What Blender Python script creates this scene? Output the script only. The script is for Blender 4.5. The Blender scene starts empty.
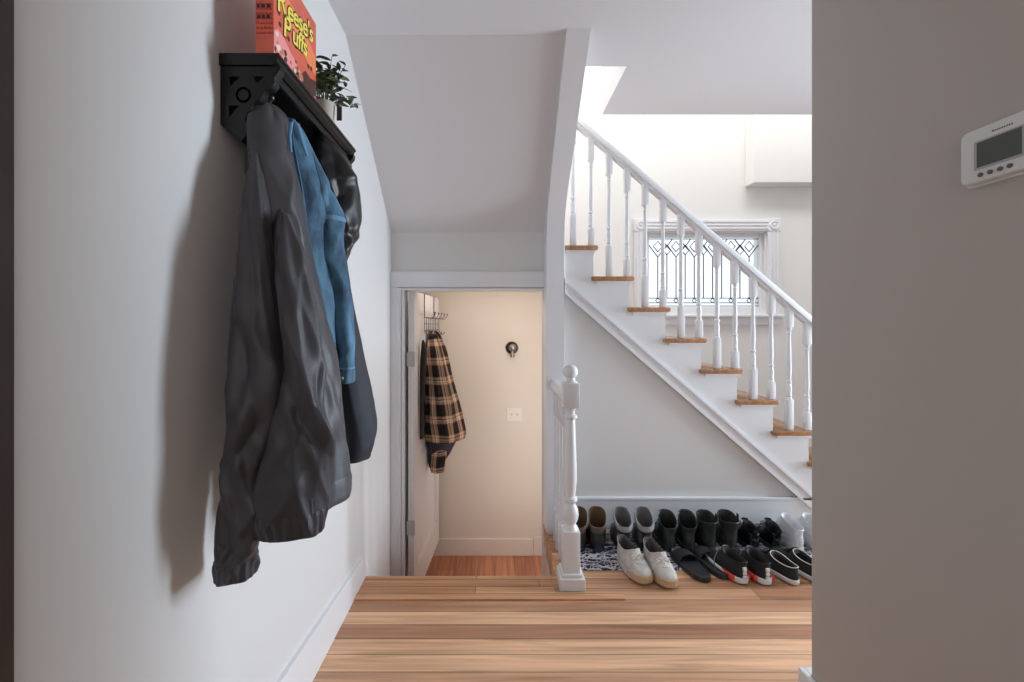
import bpy, bmesh, math, random
from mathutils import Vector, Matrix, noise
random.seed(7)
PI = math.pi
F = 420.0            # focal length in px
CX, CY = 495.0, 325.0  # vanishing point of the hall in the picture frame
H = 1.35             # eye height
C = bpy.context.scene.collection
sc = bpy.context.scene

# ------------------------------------------------------------ measuring
def sX(px, s): return (px - CX) / s
def sZ(py, s): return H + (CY - py) / s
def sY(s): return F / s
def P(px, py, s): return Vector((sX(px, s), sY(s), sZ(py, s)))
def FL(px, py):
    s = (py - CY) / H
    return Vector(((px - CX) / s, F / s, 0))

# ------------------------------------------------------------ materials
MATS = {}
def newmat(name):
    m = bpy.data.materials.new(name); m.use_nodes = True
    nt = m.node_tree; b = nt.nodes['Principled BSDF']
    return m, nt, b
def srgb(r, g, b):
    f = lambda c: (c/255/12.92) if c/255 <= .04045 else ((c/255+.055)/1.055)**2.4
    return (f(r), f(g), f(b), 1)
def mat(name, col, rough=.5, metal=0, bump=0, bscale=40, var=0, vscale=6, sheen=0, coat=0, trans=0, detail=4):
    if name in MATS: return MATS[name]
    m, nt, b = newmat(name)
    c = srgb(*col)
    b.inputs['Base Color'].default_value = c
    b.inputs['Roughness'].default_value = rough
    b.inputs['Metallic'].default_value = metal
    if sheen:
        b.inputs['Sheen Weight'].default_value = sheen
        b.inputs['Sheen Roughness'].default_value = .4
    if coat: b.inputs['Coat Weight'].default_value = coat
    if trans: b.inputs['Transmission Weight'].default_value = trans
    tc = nt.nodes.new('ShaderNodeTexCoord')
    if var:
        n = nt.nodes.new('ShaderNodeTexNoise'); n.inputs['Scale'].default_value = vscale; n.inputs['Detail'].default_value = detail
        nt.links.new(tc.outputs['Object'], n.inputs['Vector'])
        r = nt.nodes.new('ShaderNodeValToRGB')
        d = tuple(max(0, x*(1-var)) for x in c[:3]) + (1,)
        l = tuple(min(1, x*(1+var)) for x in c[:3]) + (1,)
        r.color_ramp.elements[0].position = .3; r.color_ramp.elements[0].color = d
        r.color_ramp.elements[1].position = .7; r.color_ramp.elements[1].color = l
        nt.links.new(n.outputs['Fac'], r.inputs['Fac']); nt.links.new(r.outputs['Color'], b.inputs['Base Color'])
    if bump:
        n = nt.nodes.new('ShaderNodeTexNoise'); n.inputs['Scale'].default_value = bscale; n.inputs['Detail'].default_value = 3
        nt.links.new(tc.outputs['Object'], n.inputs['Vector'])
        bp = nt.nodes.new('ShaderNodeBump'); bp.inputs['Strength'].default_value = bump; bp.inputs['Distance'].default_value = .004
        nt.links.new(n.outputs['Fac'], bp.inputs['Height']); nt.links.new(bp.outputs['Normal'], b.inputs['Normal'])
    MATS[name] = m
    return m

def wood_mat(name, c1, c2, cm, along='X', row=.085, length=1.7, rough=.38, rot=0, scratch=.25):
    m, nt, b = newmat(name)
    N = nt.nodes.new; L = nt.links.new
    tc = N('ShaderNodeTexCoord'); mp = N('ShaderNodeMapping')
    if along == 'Y': mp.inputs['Rotation'].default_value = (0, 0, PI/2)
    mp.inputs['Location'].default_value = (2.0, 0, 0) if along == 'X' else (0, 0, 0)
    L(tc.outputs['Object'], mp.inputs['Vector'])
    br = N('ShaderNodeTexBrick')
    br.inputs['Color1'].default_value = srgb(*c1); br.inputs['Color2'].default_value = srgb(*c2)
    br.inputs['Mortar'].default_value = srgb(*cm)
    br.inputs['Scale'].default_value = 1; br.inputs['Mortar Size'].default_value = .0016
    br.inputs['Mortar Smooth'].default_value = .4
    br.inputs['Brick Width'].default_value = length; br.inputs['Row Height'].default_value = row
    br.offset = .37; br.offset_frequency = 2; br.squash = .72; br.squash_frequency = 3
    L(mp.outputs['Vector'], br.inputs['Vector'])
    mp2 = N('ShaderNodeMapping'); mp2.inputs['Scale'].default_value = (1.6, 38, 10)
    L(mp.outputs['Vector'], mp2.inputs['Vector'])
    g = N('ShaderNodeTexNoise'); g.inputs['Scale'].default_value = 1; g.inputs['Detail'].default_value = 6; g.inputs['Distortion'].default_value = .6
    L(mp2.outputs['Vector'], g.inputs['Vector'])
    gr = N('ShaderNodeValToRGB'); gr.color_ramp.elements[0].position = .25; gr.color_ramp.elements[0].color = (.45, .36, .3, 1)
    gr.color_ramp.elements[1].position = .62; gr.color_ramp.elements[1].color = (1.15, 1.12, 1.1, 1)
    L(g.outputs['Fac'], gr.inputs['Fac'])
    mx = N('ShaderNodeMixRGB'); mx.blend_type = 'MULTIPLY'; mx.inputs['Fac'].default_value = .7
    L(br.outputs['Color'], mx.inputs['Color1']); L(gr.outputs['Color'], mx.inputs['Color2'])
    # pale worn scratches
    mp3 = N('ShaderNodeMapping'); mp3.inputs['Scale'].default_value = (5, 26, 10)
    L(mp.outputs['Vector'], mp3.inputs['Vector'])
    s2 = N('ShaderNodeTexNoise'); s2.inputs['Scale'].default_value = 1.7; s2.inputs['Detail'].default_value = 8; s2.inputs['Roughness'].default_value = .75
    L(mp3.outputs['Vector'], s2.inputs['Vector'])
    sr = N('ShaderNodeValToRGB'); sr.color_ramp.elements[0].position = .62; sr.color_ramp.elements[0].color = (0, 0, 0, 1)
    sr.color_ramp.elements[1].position = .74; sr.color_ramp.elements[1].color = (scratch,)*3 + (1,)
    L(s2.outputs['Fac'], sr.inputs['Fac'])
    mx2 = N('ShaderNodeMixRGB'); mx2.inputs['Color2'].default_value = srgb(226, 196, 168)
    L(sr.outputs['Color'], mx2.inputs['Fac']); L(mx.outputs['Color'], mx2.inputs['Color1'])
    L(mx2.outputs['Color'], b.inputs['Base Color'])
    rr = N('ShaderNodeMapRange'); rr.inputs['To Min'].default_value = rough - .1; rr.inputs['To Max'].default_value = rough + .15
    L(s2.outputs['Fac'], rr.inputs['Value']); L(rr.outputs['Result'], b.inputs['Roughness'])
    bp = N('ShaderNodeBump'); bp.inputs['Strength'].default_value = .5; bp.inputs['Distance'].default_value = .003; bp.invert = True
    L(br.outputs['Fac'], bp.inputs['Height']); L(bp.outputs['Normal'], b.inputs['Normal'])
    MATS[name] = m
    return m

WALL = mat('wall_paint', (222, 221, 220), .55, bump=.05, bscale=90)
WALLR = WALL
TRIM = mat('white_trim_paint', (233, 234, 237), .35, bump=.03, bscale=60)
CEIL = mat('ceiling_paint', (222, 219, 220), .7, bump=.05, bscale=60)
CREAM = mat('cream_paint', (222, 210, 198), .55, bump=.05, bscale=90)
FLOORM = wood_mat('oak_floor', (240, 194, 156), (158, 106, 76), (58, 34, 22), 'X', .086, 7.3, .33)
FLOORL = wood_mat('red_floor', (206, 142, 108), (178, 116, 86), (96, 58, 40), 'Y', .17, 2.5, scratch=.05)
TREADM = wood_mat('tread_wood', (186, 138, 98), (172, 124, 86), (150, 104, 70), 'Y', .5, 5, .12, scratch=.05)
NOSEM = wood_mat('nosing_wood', (222, 172, 130), (186, 132, 94), (70, 42, 26), 'X', .06, 1.9, scratch=.3)
BLACKP = mat('black_shelf_paint', (16, 16, 15), .34, bump=.05, bscale=30)
BLACKP.node_tree.nodes['Principled BSDF'].inputs['Specular IOR Level'].default_value = .3
STEEL = mat('brushed_steel', (160, 155, 148), .3, 1)
DMETAL = mat('dark_metal', (62, 54, 48), .35, .9)
HINGEM = mat('painted_hinge', (190, 186, 186), .4)

# ------------------------------------------------------------ mesh helpers
def link(name, bm, m=None, parent=None, smooth=False, sharp=35):
    me = bpy.data.meshes.new(name)
    bmesh.ops.recalc_face_normals(bm, faces=bm.faces)
    bm.to_mesh(me); bm.free()
    if m is not None:
        for mm in (m if isinstance(m, (list, tuple)) else [m]): me.materials.append(mm)
    if smooth:
        for p in me.polygons: p.use_smooth = True
        try: me.set_sharp_from_angle(angle=math.radians(sharp))
        except Exception: pass
    o = bpy.data.objects.new(name, me); C.objects.link(o)
    if parent is not None: o.parent = parent
    return o
def tag(o, label=None, cat=None, group=None, kind=None):
    if label: o['label'] = label
    if cat: o['category'] = cat
    if group: o['group'] = group
    if kind: o['kind'] = kind
    return o
def thing(name, label, cat, loc=(0, 0, 0), rz=0, group=None):
    o = bpy.data.objects.new(name, None); C.objects.link(o)
    o.location = loc; o.rotation_euler = (0, 0, rz); o.empty_display_size = .05
    return tag(o, label, cat, group)
def struct(name, bm, m, parent=None, label=None, cat=None, smooth=False):
    o = link(name, bm, m, parent, smooth)
    if parent is None: tag(o, label, cat, kind='structure')
    return o
def box(bm, x0, x1, y0, y1, z0, z1, mi=0, bev=0):
    vs = [bm.verts.new((x, y, z)) for x in (x0, x1) for y in (y0, y1) for z in (z0, z1)]
    fs = [(0, 1, 3, 2), (4, 6, 7, 5), (0, 4, 5, 1), (2, 3, 7, 6), (0, 2, 6, 4), (1, 5, 7, 3)]
    faces = [bm.faces.new([vs[i] for i in f]) for f in fs]
    for f in faces: f.material_index = mi
    if bev:
        es = list({e for f in faces for e in f.edges})
        bmesh.ops.bevel(bm, geom=es, offset=bev, segments=2, affect='EDGES', profile=.5)
    return vs
def B(*a, **k):
    bm = bmesh.new(); box(bm, *a, **k); return bm
def prism(bm, pts, d0, d1, axis='Y', mi=0):
    """pts polygon in the plane across axis; X-> (y,z), Y-> (x,z), Z-> (x,y)"""
    def mk(p, d):
        return {'X': (d, p[0], p[1]), 'Y': (p[0], d, p[1]), 'Z': (p[0], p[1], d)}[axis]
    a = [bm.verts.new(mk(p, d0)) for p in pts]; b = [bm.verts.new(mk(p, d1)) for p in pts]
    n = len(pts); fs = [bm.faces.new(a), bm.faces.new(b[::-1])]
    for i in range(n): fs.append(bm.faces.new([a[i], b[i], b[(i+1) % n], a[(i+1) % n]]))
    for f in fs: f.material_index = mi
    return fs
def tube(bm, pts, r, n=8, mi=0, cap=True):
    pts = [Vector(p) for p in pts]; rings = []
    up = Vector((0, 0, 1)); last = None
    for i, p in enumerate(pts):
        d = (pts[min(i+1, len(pts)-1)] - pts[max(i-1, 0)]).normalized()
        if last is None:
            u = d.cross(up)
            if u.length < 1e-3: u = d.cross(Vector((1, 0, 0)))
            u.normalize()
        else:
            u = (last - d*last.dot(d)).normalized()
        last = u; v = d.cross(u)
        rr = r[i] if isinstance(r, (list, tuple)) else r
        rings.append([bm.verts.new(p + (u*math.cos(2*PI*k/n) + v*math.sin(2*PI*k/n))*rr) for k in range(n)])
    for a, b in zip(rings, rings[1:]):
        for k in range(n):
            f = bm.faces.new([a[k], a[(k+1) % n], b[(k+1) % n], b[k]]); f.material_index = mi
    if cap:
        bm.faces.new(rings[0][::-1]).material_index = mi; bm.faces.new(rings[-1]).material_index = mi
def lathe(bm, prof, cx=0, cy=0, cz=0, n=24, axis='Z', mi=0):
    rings = []
    for r, z in prof:
        ring = []
        for k in range(n):
            a = 2*PI*k/n; x, y = r*math.cos(a), r*math.sin(a)
            p = {'Z': (cx+x, cy+y, cz+z), 'X': (cx+z, cy+x, cz+y), 'Y': (cx+x, cy+z, cz+y)}[axis]
            ring.append(bm.verts.new(p))
        rings.append(ring)
    for a, b in zip(rings, rings[1:]):
        for k in range(n):
            bm.faces.new([a[k], a[(k+1) % n], b[(k+1) % n], b[k]]).material_index = mi
    bm.faces.new(rings[0][::-1]).material_index = mi; bm.faces.new(rings[-1]).material_index = mi
def rings_mesh(bm, rings, cap0=True, cap1=True, mi=0):
    R = [[bm.verts.new(p) for p in r] for r in rings]
    n = len(R[0])
    for a, b in zip(R, R[1:]):
        for k in range(n):
            bm.faces.new([a[k], a[(k+1) % n], b[(k+1) % n], b[k]]).material_index = mi
    if cap0: bm.faces.new(R[0][::-1]).material_index = mi
    if cap1: bm.faces.new(R[-1]).material_index = mi
    return R
def catmull(keys, m):
    n = len(keys); out = []
    for i in range(m):
        t = i/(m-1)*(n-1); k = min(int(t), n-2); f = t-k
        p = [keys[max(0, min(n-1, k+j))] for j in (-1, 0, 1, 2)]
        out.append(tuple(.5*((2*p[1][c]) + (-p[0][c]+p[2][c])*f + (2*p[0][c]-5*p[1][c]+4*p[2][c]-p[3][c])*f*f + (-p[0][c]+3*p[1][c]-3*p[2][c]+p[3][c])*f**3) for c in range(len(keys[0]))))
    return out
def lerp(a, b, t): return a+(b-a)*t
def sstep(a, b, x):
    t = max(0, min(1, (x-a)/(b-a))); return t*t*(3-2*t)

# ============================================================ SETTING
XL = -.707                      # left wall face
XR = 1.097                      # right wall face
ZC = H + 1.375                  # hall ceiling
Y_SLOPE0 = sY(211); Y_DOOR = sY(147)
ZS1 = H + .63
Y_EDGE = sY(187)                # end of the upper floor at the doorway steps
Y_ST = sY(151.5); SS = 151.5    # stair side plane
Y_BACK = sY(118)                # stairwell back wall
Y_FAR = sY(109.5); ZLOW = H - 2.1
Y_RW = sY(288)                  # far end of the right wall
XENT = 3.6; TOP = 5.2
XB0, XB1 = .333, .445           # boxed wall between the slope and the stairs

# floor: L-shaped slab
bm = bmesh.new()
prism(bm, [(XL-.1, -1.6), (XENT+.1, -1.6), (XENT+.1, Y_BACK), (.5601, Y_BACK), (.5601, Y_DOOR+.02), (.335, Y_DOOR+.02), (.335, Y_EDGE-.07), (XL-.1, Y_EDGE-.07)], -.16, 0, 'Z')
struct('floor', bm, FLOORM)
# nosing boards
bm = bmesh.new(); box(bm, XL, .3349, Y_EDGE-.0685, Y_EDGE+.012, -.03, .0045, bev=.008); box(bm, XL+.0145, .64, 2.058, 2.1095, .0002, .0085, bev=.002); box(bm, XL+.0145, .30, 2.1105, Y_EDGE-.0695, .0002, .0045, bev=.0015)
struct('trim_1', bm, NOSEM)
bm = bmesh.new(); box(bm, .322, .3349, Y_EDGE+.0125, Y_DOOR-.025, -.022, .006, bev=.003)
struct('trim_2', bm, NOSEM)
# lower floor and the hidden steps down
struct('floor_lower', B(XL-.1, .56, Y_EDGE-.1, Y_FAR+.1, ZLOW-.1, ZLOW), FLOORL)
bm = bmesh.new()
for i in range(3):
    z = -(i+1)*.1875
    box(bm, XL+.001, .317, Y_EDGE + .02 + i*.19, Y_EDGE + .02 + (i+1)*.19 + .02, ZLOW, z)
struct('stairs_lower', bm, FLOORL)
# walls
bm = bmesh.new(); box(bm, XL-.12, XL, -1.6, Y_FAR+.1, ZLOW-.1, TOP)
struct('wall_left', bm, WALL)
bm = bmesh.new(); box(bm, XR, XR+.13, -1.6, Y_RW, 0, ZC, bev=.006)
struct('wall_right', bm, mat('right_wall_tone', (186, 178, 171), .55, bump=.05, bscale=90))  # duller, darker base colour than WALL
struct('wall_rear', B(XL-.12, XR+.13, -1.7, -1.6, 0, ZC), WALL)
struct('wall_entry', B(XR+.13, XENT+.1, .5, .6, 0, ZC), WALL)
# stairwell end wall with the entry door opening left for daylight
bm = bmesh.new()
box(bm, XENT, XENT+.1, .6, 1.9, 0, TOP); box(bm, XENT, XENT+.1, 2.75, Y_BACK+.12, 0, TOP); box(bm, XENT, XENT+.1, 1.9, 2.75, 2.3, TOP)
struct('wall_end', bm, WALL)
# back wall of the stairwell with window hole
WX0, WX1 = sX(647, 118), sX(765, 118); WZ0, WZ1 = sZ(312, 118), sZ(233, 118)
bm = bmesh.new()
box(bm, .5601, WX0, Y_BACK, Y_BACK+.16, 0, TOP); box(bm, WX1, XENT, Y_BACK, Y_BACK+.16, 0, TOP)
box(bm, .46, .56, Y_BACK, Y_BACK+.16, H+.50, TOP); box(bm, WX0, WX1, Y_BACK, Y_BACK+.16, 0, WZ0); box(bm, WX0, WX1, Y_BACK, Y_BACK+.16, WZ1, TOP)
box(bm, XL, .4599, Y_BACK, Y_BACK+.16, H+.50, TOP)
struct('wall_back', bm, mat('stairwell_paint', (233, 232, 229), .6, bump=.04, bscale=80))
# boxed soffit on the back wall
bm = bmesh.new(); box(bm, sX(745, 118), XENT, sY(122), Y_BACK, sZ(187, 118), TOP, bev=.004)
struct('trim_3', bm, MATS['stairwell_paint'])
# far room behind the doorway
struct('wall_far', B(XL, .56, Y_FAR, Y_FAR+.1, ZLOW, H+.7), CREAM)
struct('wall_far_right', B(.48, .56, Y_DOOR+.12, Y_FAR, ZLOW, H+.44), CREAM)
struct('ceiling_far', B(XL, .56, Y_DOOR+.12, Y_FAR, H+.44, H+.5), CREAM)
bm = bmesh.new()
box(bm, XL, sX(533, 109.5), Y_FAR-.018, Y_FAR, ZLOW, sZ(538, 109.5), bev=.004)
box(bm, sX(533.4, 109.5), .48, Y_FAR-.018, Y_FAR, ZLOW, sZ(536, 109.5), bev=.004)
struct('baseboard_far', bm, mat('cream_trim', (226, 215, 204), .45))
# side of the stairwell under the shoe landing
struct('wall_well', B(.33, .40, Y_EDGE+.0, Y_DOOR-.021, ZLOW, -.161), CREAM)
# ceilings
bm = bmesh.new()
prism(bm, [(XL, -1.6), (XENT, -1.6), (XENT, sY(153)), (.70, sY(153)), (.70, sY(188)), (XB1, sY(188)), (XB1, Y_SLOPE0), (XL, Y_SLOPE0)], ZC, ZC+.32, 'Z')
struct('ceiling', bm, CEIL)
struct('ceiling_upper', B(XL, XENT, -.5, Y_BACK, TOP, TOP+.1), CEIL)
struct('wall_upper', B(XL, XENT, .9, 1.0, ZC+.32, TOP), WALL)
bm = bmesh.new()   # sloped underside of the upper flight
prism(bm, [(Y_SLOPE0, ZC), (Y_DOOR, ZS1), (Y_DOOR+.1, ZS1+.2), (Y_SLOPE0, ZC+.3)], XL, XB0, 'X')
struct('ceiling_sloped', bm, CEIL)
# wall above the doorway
ZHT = sZ(272, 147); ZOP = sZ(290, 147)
bm = bmesh.new()
box(bm, XL, XB0, Y_DOOR, Y_DOOR+.12, ZOP, ZS1+.2)
box(bm, XL, sX(402, 147), Y_DOOR+.002, Y_DOOR+.12, ZLOW, ZOP)
box(bm, XB0, .55, Y_DOOR+.02, Y_DOOR+.12, ZLOW, H+.44)
struct('wall_doorway', bm, WALL)
# landing slab at the turn of the stairs
struct('floor_landing', B(XL, XB1-.01, Y_DOOR+.12, Y_BACK, ZS1+.02, H+.7199), WALL)
# boxed wall + post with rounded change of direction
slope = (ZS1-ZC)/(Y_DOOR-Y_SLOPE0)
YP = sY(155)
def zsl(y): return ZC + slope*(y-Y_SLOPE0)
pts = [(Y_SLOPE0-.045, ZC-.0005)]
ya = YP - .16; pts.append((ya, zsl(ya)-.055))
p0 = Vector((ya, zsl(ya)-.055)); p1 = Vector((YP, zsl(YP)-.055)); p2 = Vector((YP, zsl(YP)-.30))
for i in range(1, 11):
    t = i/10; q = p0*(1-t)**2 + p1*2*t*(1-t) + p2*t*t; pts.append((q.x, q.y))
pts += [(YP, 0), (Y_DOOR+.018, 0), (Y_DOOR+.018, ZS1+.1), (Y_SLOPE0, ZC+.33), (Y_SLOPE0-.045, ZC+.33)]
bm = bmesh.new(); prism(bm, pts, XB0, XB1, 'X')
bmesh.ops.bevel(bm, geom=[e for e in bm.edges if len(e.link_faces) == 2 and abs(e.calc_face_angle(0)-PI/2) < .1 and abs((e.verts[0].co-e.verts[1].co).x) < 1e-4], offset=.006, segments=2, affect='EDGES', profile=.5)
struct('wall_post', bm, TRIM, smooth=True)
bm = bmesh.new(); box(bm, XB0+.004, XB0+.05, YP+.002, Y_DOOR+.018, ZLOW, -.001)
struct('trim_4', bm, TRIM)
bm = bmesh.new(); box(bm, sX(560, 152), XB1+.012, YP+.03, Y_ST+.03, sZ(279, SS), ZS1+.35, bev=.003)
struct('trim_5', bm, TRIM)
# door casing and jamb
bm = bmesh.new()
box(bm, XL, XB0, Y_DOOR-.022, Y_DOOR, sZ(287.5, 147), ZHT, bev=.003)
box(bm, XL, sX(398, 148), Y_DOOR-.018, Y_DOOR, ZLOW, sZ(287.6, 147), bev=.003)
struct('trim_6', bm, TRIM)
bm = bmesh.new()
box(bm, sX(398.5, 147), sX(401, 147), Y_DOOR-.012, Y_DOOR+.02, ZLOW, ZOP-.003, bev=.002)
box(bm, sX(402, 147), sX(404, 147), Y_DOOR-.006, Y_DOOR+.12, ZLOW, ZOP-.003)
box(bm, sX(398.5, 147), XB0, Y_DOOR-.012, Y_DOOR+.12, ZOP-.003, ZOP+.012)
struct('trim_7', bm, TRIM)
# baseboards
bm = bmesh.new()
def zb(y): return lerp(.20, .128, sstep(0, 1, (y-1.35)/(2.15-1.35)) if False else max(0, min(1, (y-1.35)/.8)))
pts = [(-1.6, 0), (Y_EDGE-.005, 0), (Y_EDGE-.003, .085), (Y_EDGE-.016, .112), (Y_EDGE-.045, .126), (2.1, zb(2.1)), (1.35, .20), (-1.6, .20)]
prism(bm, pts, XL, XL+.016, 'X')
bmesh.ops.bevel(bm, geom=[e for e in bm.edges if all(abs(v.co.x-XL-.016) < 1e-4 and v.co.z > .05 for v in e.verts)], offset=.004, segments=2, affect='EDGES', profile=.5)
struct('baseboard_left', bm, TRIM, smooth=True)
bm = bmesh.new(); box(bm, XR-.02, XR, -1.6, Y_RW+.036, 0, .135, bev=.004); box(bm, XR-.0005, XR+.15, Y_RW, Y_RW+.036, 0, .135, bev=.004)
struct('baseboard_right', bm, TRIM)
# strip at the near end of the left wall, its shade painted as brown
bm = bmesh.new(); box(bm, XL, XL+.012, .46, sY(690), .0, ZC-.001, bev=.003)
struct('shade_strip', bm, mat('shaded_strip', (62, 50, 47), .5, var=.2, vscale=8))

# ------------------------------------------------------------ stairs
SN = 152.0
RUN = 36/SN; RISE = 30.9/SN
def tipX(k): return sX(598+36*k, SN)
def trZ(k): return sZ(245.5, SN) - RISE*k
st = thing('staircase', 'white staircase with natural wood treads, spindles and a sloping white handrail', 'staircase', (tipX(0), Y_ST, 0))
def lk(name, bm, m, parent, smooth=False):
    """link a mesh made in world coordinates under a thing that is not rotated"""
    p = parent; off = Vector((0, 0, 0))
    while p is not None: off += p.location; p = p.parent
    bmesh.ops.translate(bm, verts=bm.verts, vec=-off)
    return link(name, bm, m, parent, smooth)
YB = Y_BACK-.001
YF = Y_ST - .028
for k in range(0, 9):
    bm = bmesh.new()
    x0 = tipX(k)-RUN-.012 if k else XB1+.012
    box(bm, x0 - .03*(k > 0), tipX(k), YF, YB, trZ(k)-.03, trZ(k), bev=.010)
    lk('tread', bm, TREADM, st, True)
    bm = bmesh.new()
    z0 = trZ(k+1) if k < 8 else 0.001
    box(bm, tipX(k)-.045, tipX(k)-.028, Y_ST+.016, YB, z0+.0005, trZ(k)-.0305)
    # small cove under the nosing
    prism(bm, [(tipX(k)-.028, trZ(k)-.0305), (tipX(k)-.006, trZ(k)-.0305), (tipX(k)-.028, trZ(k)-.052)], Y_ST-.012, YB, 'Y')
    box(bm, x0+.006, tipX(k)-.028, Y_ST-.012, Y_ST-.0005, trZ(k)-.048, trZ(k)-.0305)
    lk('riser', bm, TRIM, st)
# sawtooth stringer
pts = [(XB1+.013, trZ(0)-.0305)]
for k in range(0, 9):
    pts.append((tipX(k)-.028, trZ(k)-.0305))
    pts.append((tipX(k)-.028, trZ(k+1)-.0305 if k < 8 else .001))
SL = RISE/RUN
def band(px): return sZ(279 + (px-564)*.872, SS)
xe = tipX(8)-.028
pts += [(xe-.25, .001), (XB1+.013, sZ(281, SS)-.02)]
bm = bmesh.new(); prism(bm, pts, Y_ST, Y_ST+.015, 'Y')
lk('stringer', bm, TRIM, st)
# sloping moulding under the stringer
bm = bmesh.new()
def strip(o0, o1, y0, y1, xe_px=812):
    a0, a1 = XB1+.013, sX(xe_px, SS)
    f = lambda x, o: band(CX + x*SS) - o
    prism(bm, [(a0, f(a0, o0)), (a1, f(a1, o0)), (a1, f(a1, o1)), (a0, f(a0, o1))], y0, y1, 'Y')
strip(0, .018, Y_ST-.022, Y_ST-.0005); strip(.018, .08, Y_ST-.012, Y_ST-.0005); strip(.08, .096, Y_ST-.02, Y_ST-.0005)
lk('stringer_moulding', bm, TRIM, st)
# wall under the stairs
bm = bmesh.new()
prism(bm, [(XB1+.001, .0), (2.35, 0), (sX(812, SS), band(812)-.05), (XB1+.001, sZ(281, SS)-.06)], Y_ST+.0155, Y_ST+.05, 'Y')
struct('wall_under_stairs', bm, WALL)
bm = bmesh.new(); zbt = sZ(498, SS+1)
box(bm, XB1+.001, 2.3, Y_ST-.006, Y_ST+.015, 0, zbt-.02); box(bm, XB1+.001, 2.2, Y_ST-.012, Y_ST+.015, zbt-.0195, zbt, bev=.004)
struct('baseboard_under_stairs', bm, TRIM)
# handrail
def railz(x): return sZ(131, SS) - SL*(x-tipX(0))
ybal = Y_ST + .022
prof = [(-.032, 0), (-.03, .03), (-.018, .052), (0, .058), (.018, .052), (.03, .03), (.032, 0), (.02, -.006), (.02, -.026), (-.02, -.026), (-.02, -.006)]
bm = bmesh.new(); xa, xb = XB1+.002, tipX(8)+.02
ra = [(xa, ybal+a, railz(xa)-.058+b) for a, b in prof]; rb = [(xb, ybal+a, railz(xb)-.058+b) for a, b in prof]
rings_mesh(bm, [ra, rb]); lk('handrail', bm, TRIM, st, True)
def baluster_bm(bot, top, hb, ht, hw=.0195):
    """square foot and head, turned between; local z from 0 to top"""
    bm = bmesh.new(); Ln = top
    box(bm, -hw, hw, -hw, hw, 0, hb, bev=.004); box(bm, -hw, hw, -hw, hw, Ln-ht, Ln, bev=.004)
    a, b = hb-.002, Ln-ht+.002; T = b-a
    pr = [(0, hw*.95), (.02, hw*.85), (.035, hw*.7), (.05, hw*.88), (.07, hw*.7), (.15, hw*.88), (.22, hw*.6), (.235, hw*.85), (.25, hw*.85), (.265, hw*.58), (.4, hw*.75), (.75, hw*.6), (.9, hw*.54), (.92, hw*.72), (.94, hw*.5), (.97, hw*.7), (1, hw*.95)]
    lathe(bm, [(r, a+t*T) for t, r in pr], n=16)
    return bm
lenB = (railz(tipX(0)-7/SS) - .058-.012) - trZ(0); lenA = (railz(tipX(0)-25/SS) - .058-.012) - trZ(0)
protos = {}
for nm, ln, hb in (('A', lenA, .205), ('B', lenB, .115)):
    protos[nm] = link('baluster', baluster_bm(0, ln, hb, .15 if nm == 'A' else .16), TRIM, st, True)
first = {'A': True, 'B': True}
for k in range(9):
    for nm, dx in (('A', 25), ('B', 7)):
        o = protos[nm]
        if not first[nm]: o = o.copy(); C.objects.link(o); o.parent = st
        first[nm] = False
        o.location = Vector(((598+36*k-dx-CX)*ybal/F, ybal, trZ(k)+.0003)) - st.location

# ------------------------------------------------------------ newel + low railing at the stairwell
nx, ny = sX(570.5, 192), sY(192)
rl = thing('stair_railing', 'white turned newel post with ball top and short railing beside the shoes', 'railing', (nx, ny, 0))
npost = bmesh.new(); ns = 192
def nz(py): return (589-py)/ns
box(npost, -.043, .043, -.043, .043, nz(575), nz(533), bev=.004)
box(npost, -.041, .041, -.041, .041, nz(412), nz(387), bev=.005)
w = .043
pr = [(w*.98, 533.5), (w*.75, 531), (w*.62, 528), (w*.85, 524), (w*.98, 519), (w*.9, 513), (w*.62, 509), (w*.6, 507), (w*.82, 504.5), (w*.8, 502), (w*.55, 500), (w*.62, 496), (w*.76, 485), (w*.74, 470), (w*.55, 425), (w*.52, 424), (w*.8, 422), (w*.8, 420), (w*.5, 418.5), (w*.52, 415), (w*.75, 412.5), (w*.9, 411.9)]
lathe(npost, [(r, nz(y)) for r, y in pr], n=28)
newel = link('newel_post', npost, TRIM, rl, True)
bm = bmesh.new(); box(bm, -.064, .064, -.064, .064, 0, nz(577), bev=.004); box(bm, -.054, .054, -.054, .054, nz(577)-.001, nz(573.5), bev=.005)
link('newel_base', bm, TRIM, newel)
bm = bmesh.new()
br = .0385; bc = nz(376.5)
pr = [(.036, nz(387)-.001), (.036, nz(386.3)), (.026, nz(385.5)), (.024, nz(384))] + [(br*math.sin(a), bc - br*math.cos(a)) for a in [PI*(.2+.8*i/14) for i in range(15)]][:-1] + [(.002, bc+br)]
lathe(bm, pr, n=28); link('ball_finial', bm, TRIM, newel, True)
bm = bmesh.new(); ry0, ry1 = .045, YP-ny-.001
prof = [(-.03, 0), (-.028, .025), (-.012, .04), (.012, .04), (.028, .025), (.03, 0), (.018, -.01), (-.018, -.01)]
zr = H-.395
rings_mesh(bm, [[(-.008+a, y, zr+b) for a, b in prof] for y in (ry0, ry1)]); link('handrail', bm, TRIM, rl, True)
bmb = baluster_bm(0, zr-.0105, .2, .14, .018); bo = link('baluster', bmb, TRIM, rl, True)
for i in range(4):
    o = bo if i == 0 else bo.copy()
    if i: C.objects.link(o); o.parent = rl
    o.location = (-.008, .135+.105*i, .0003)

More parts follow.
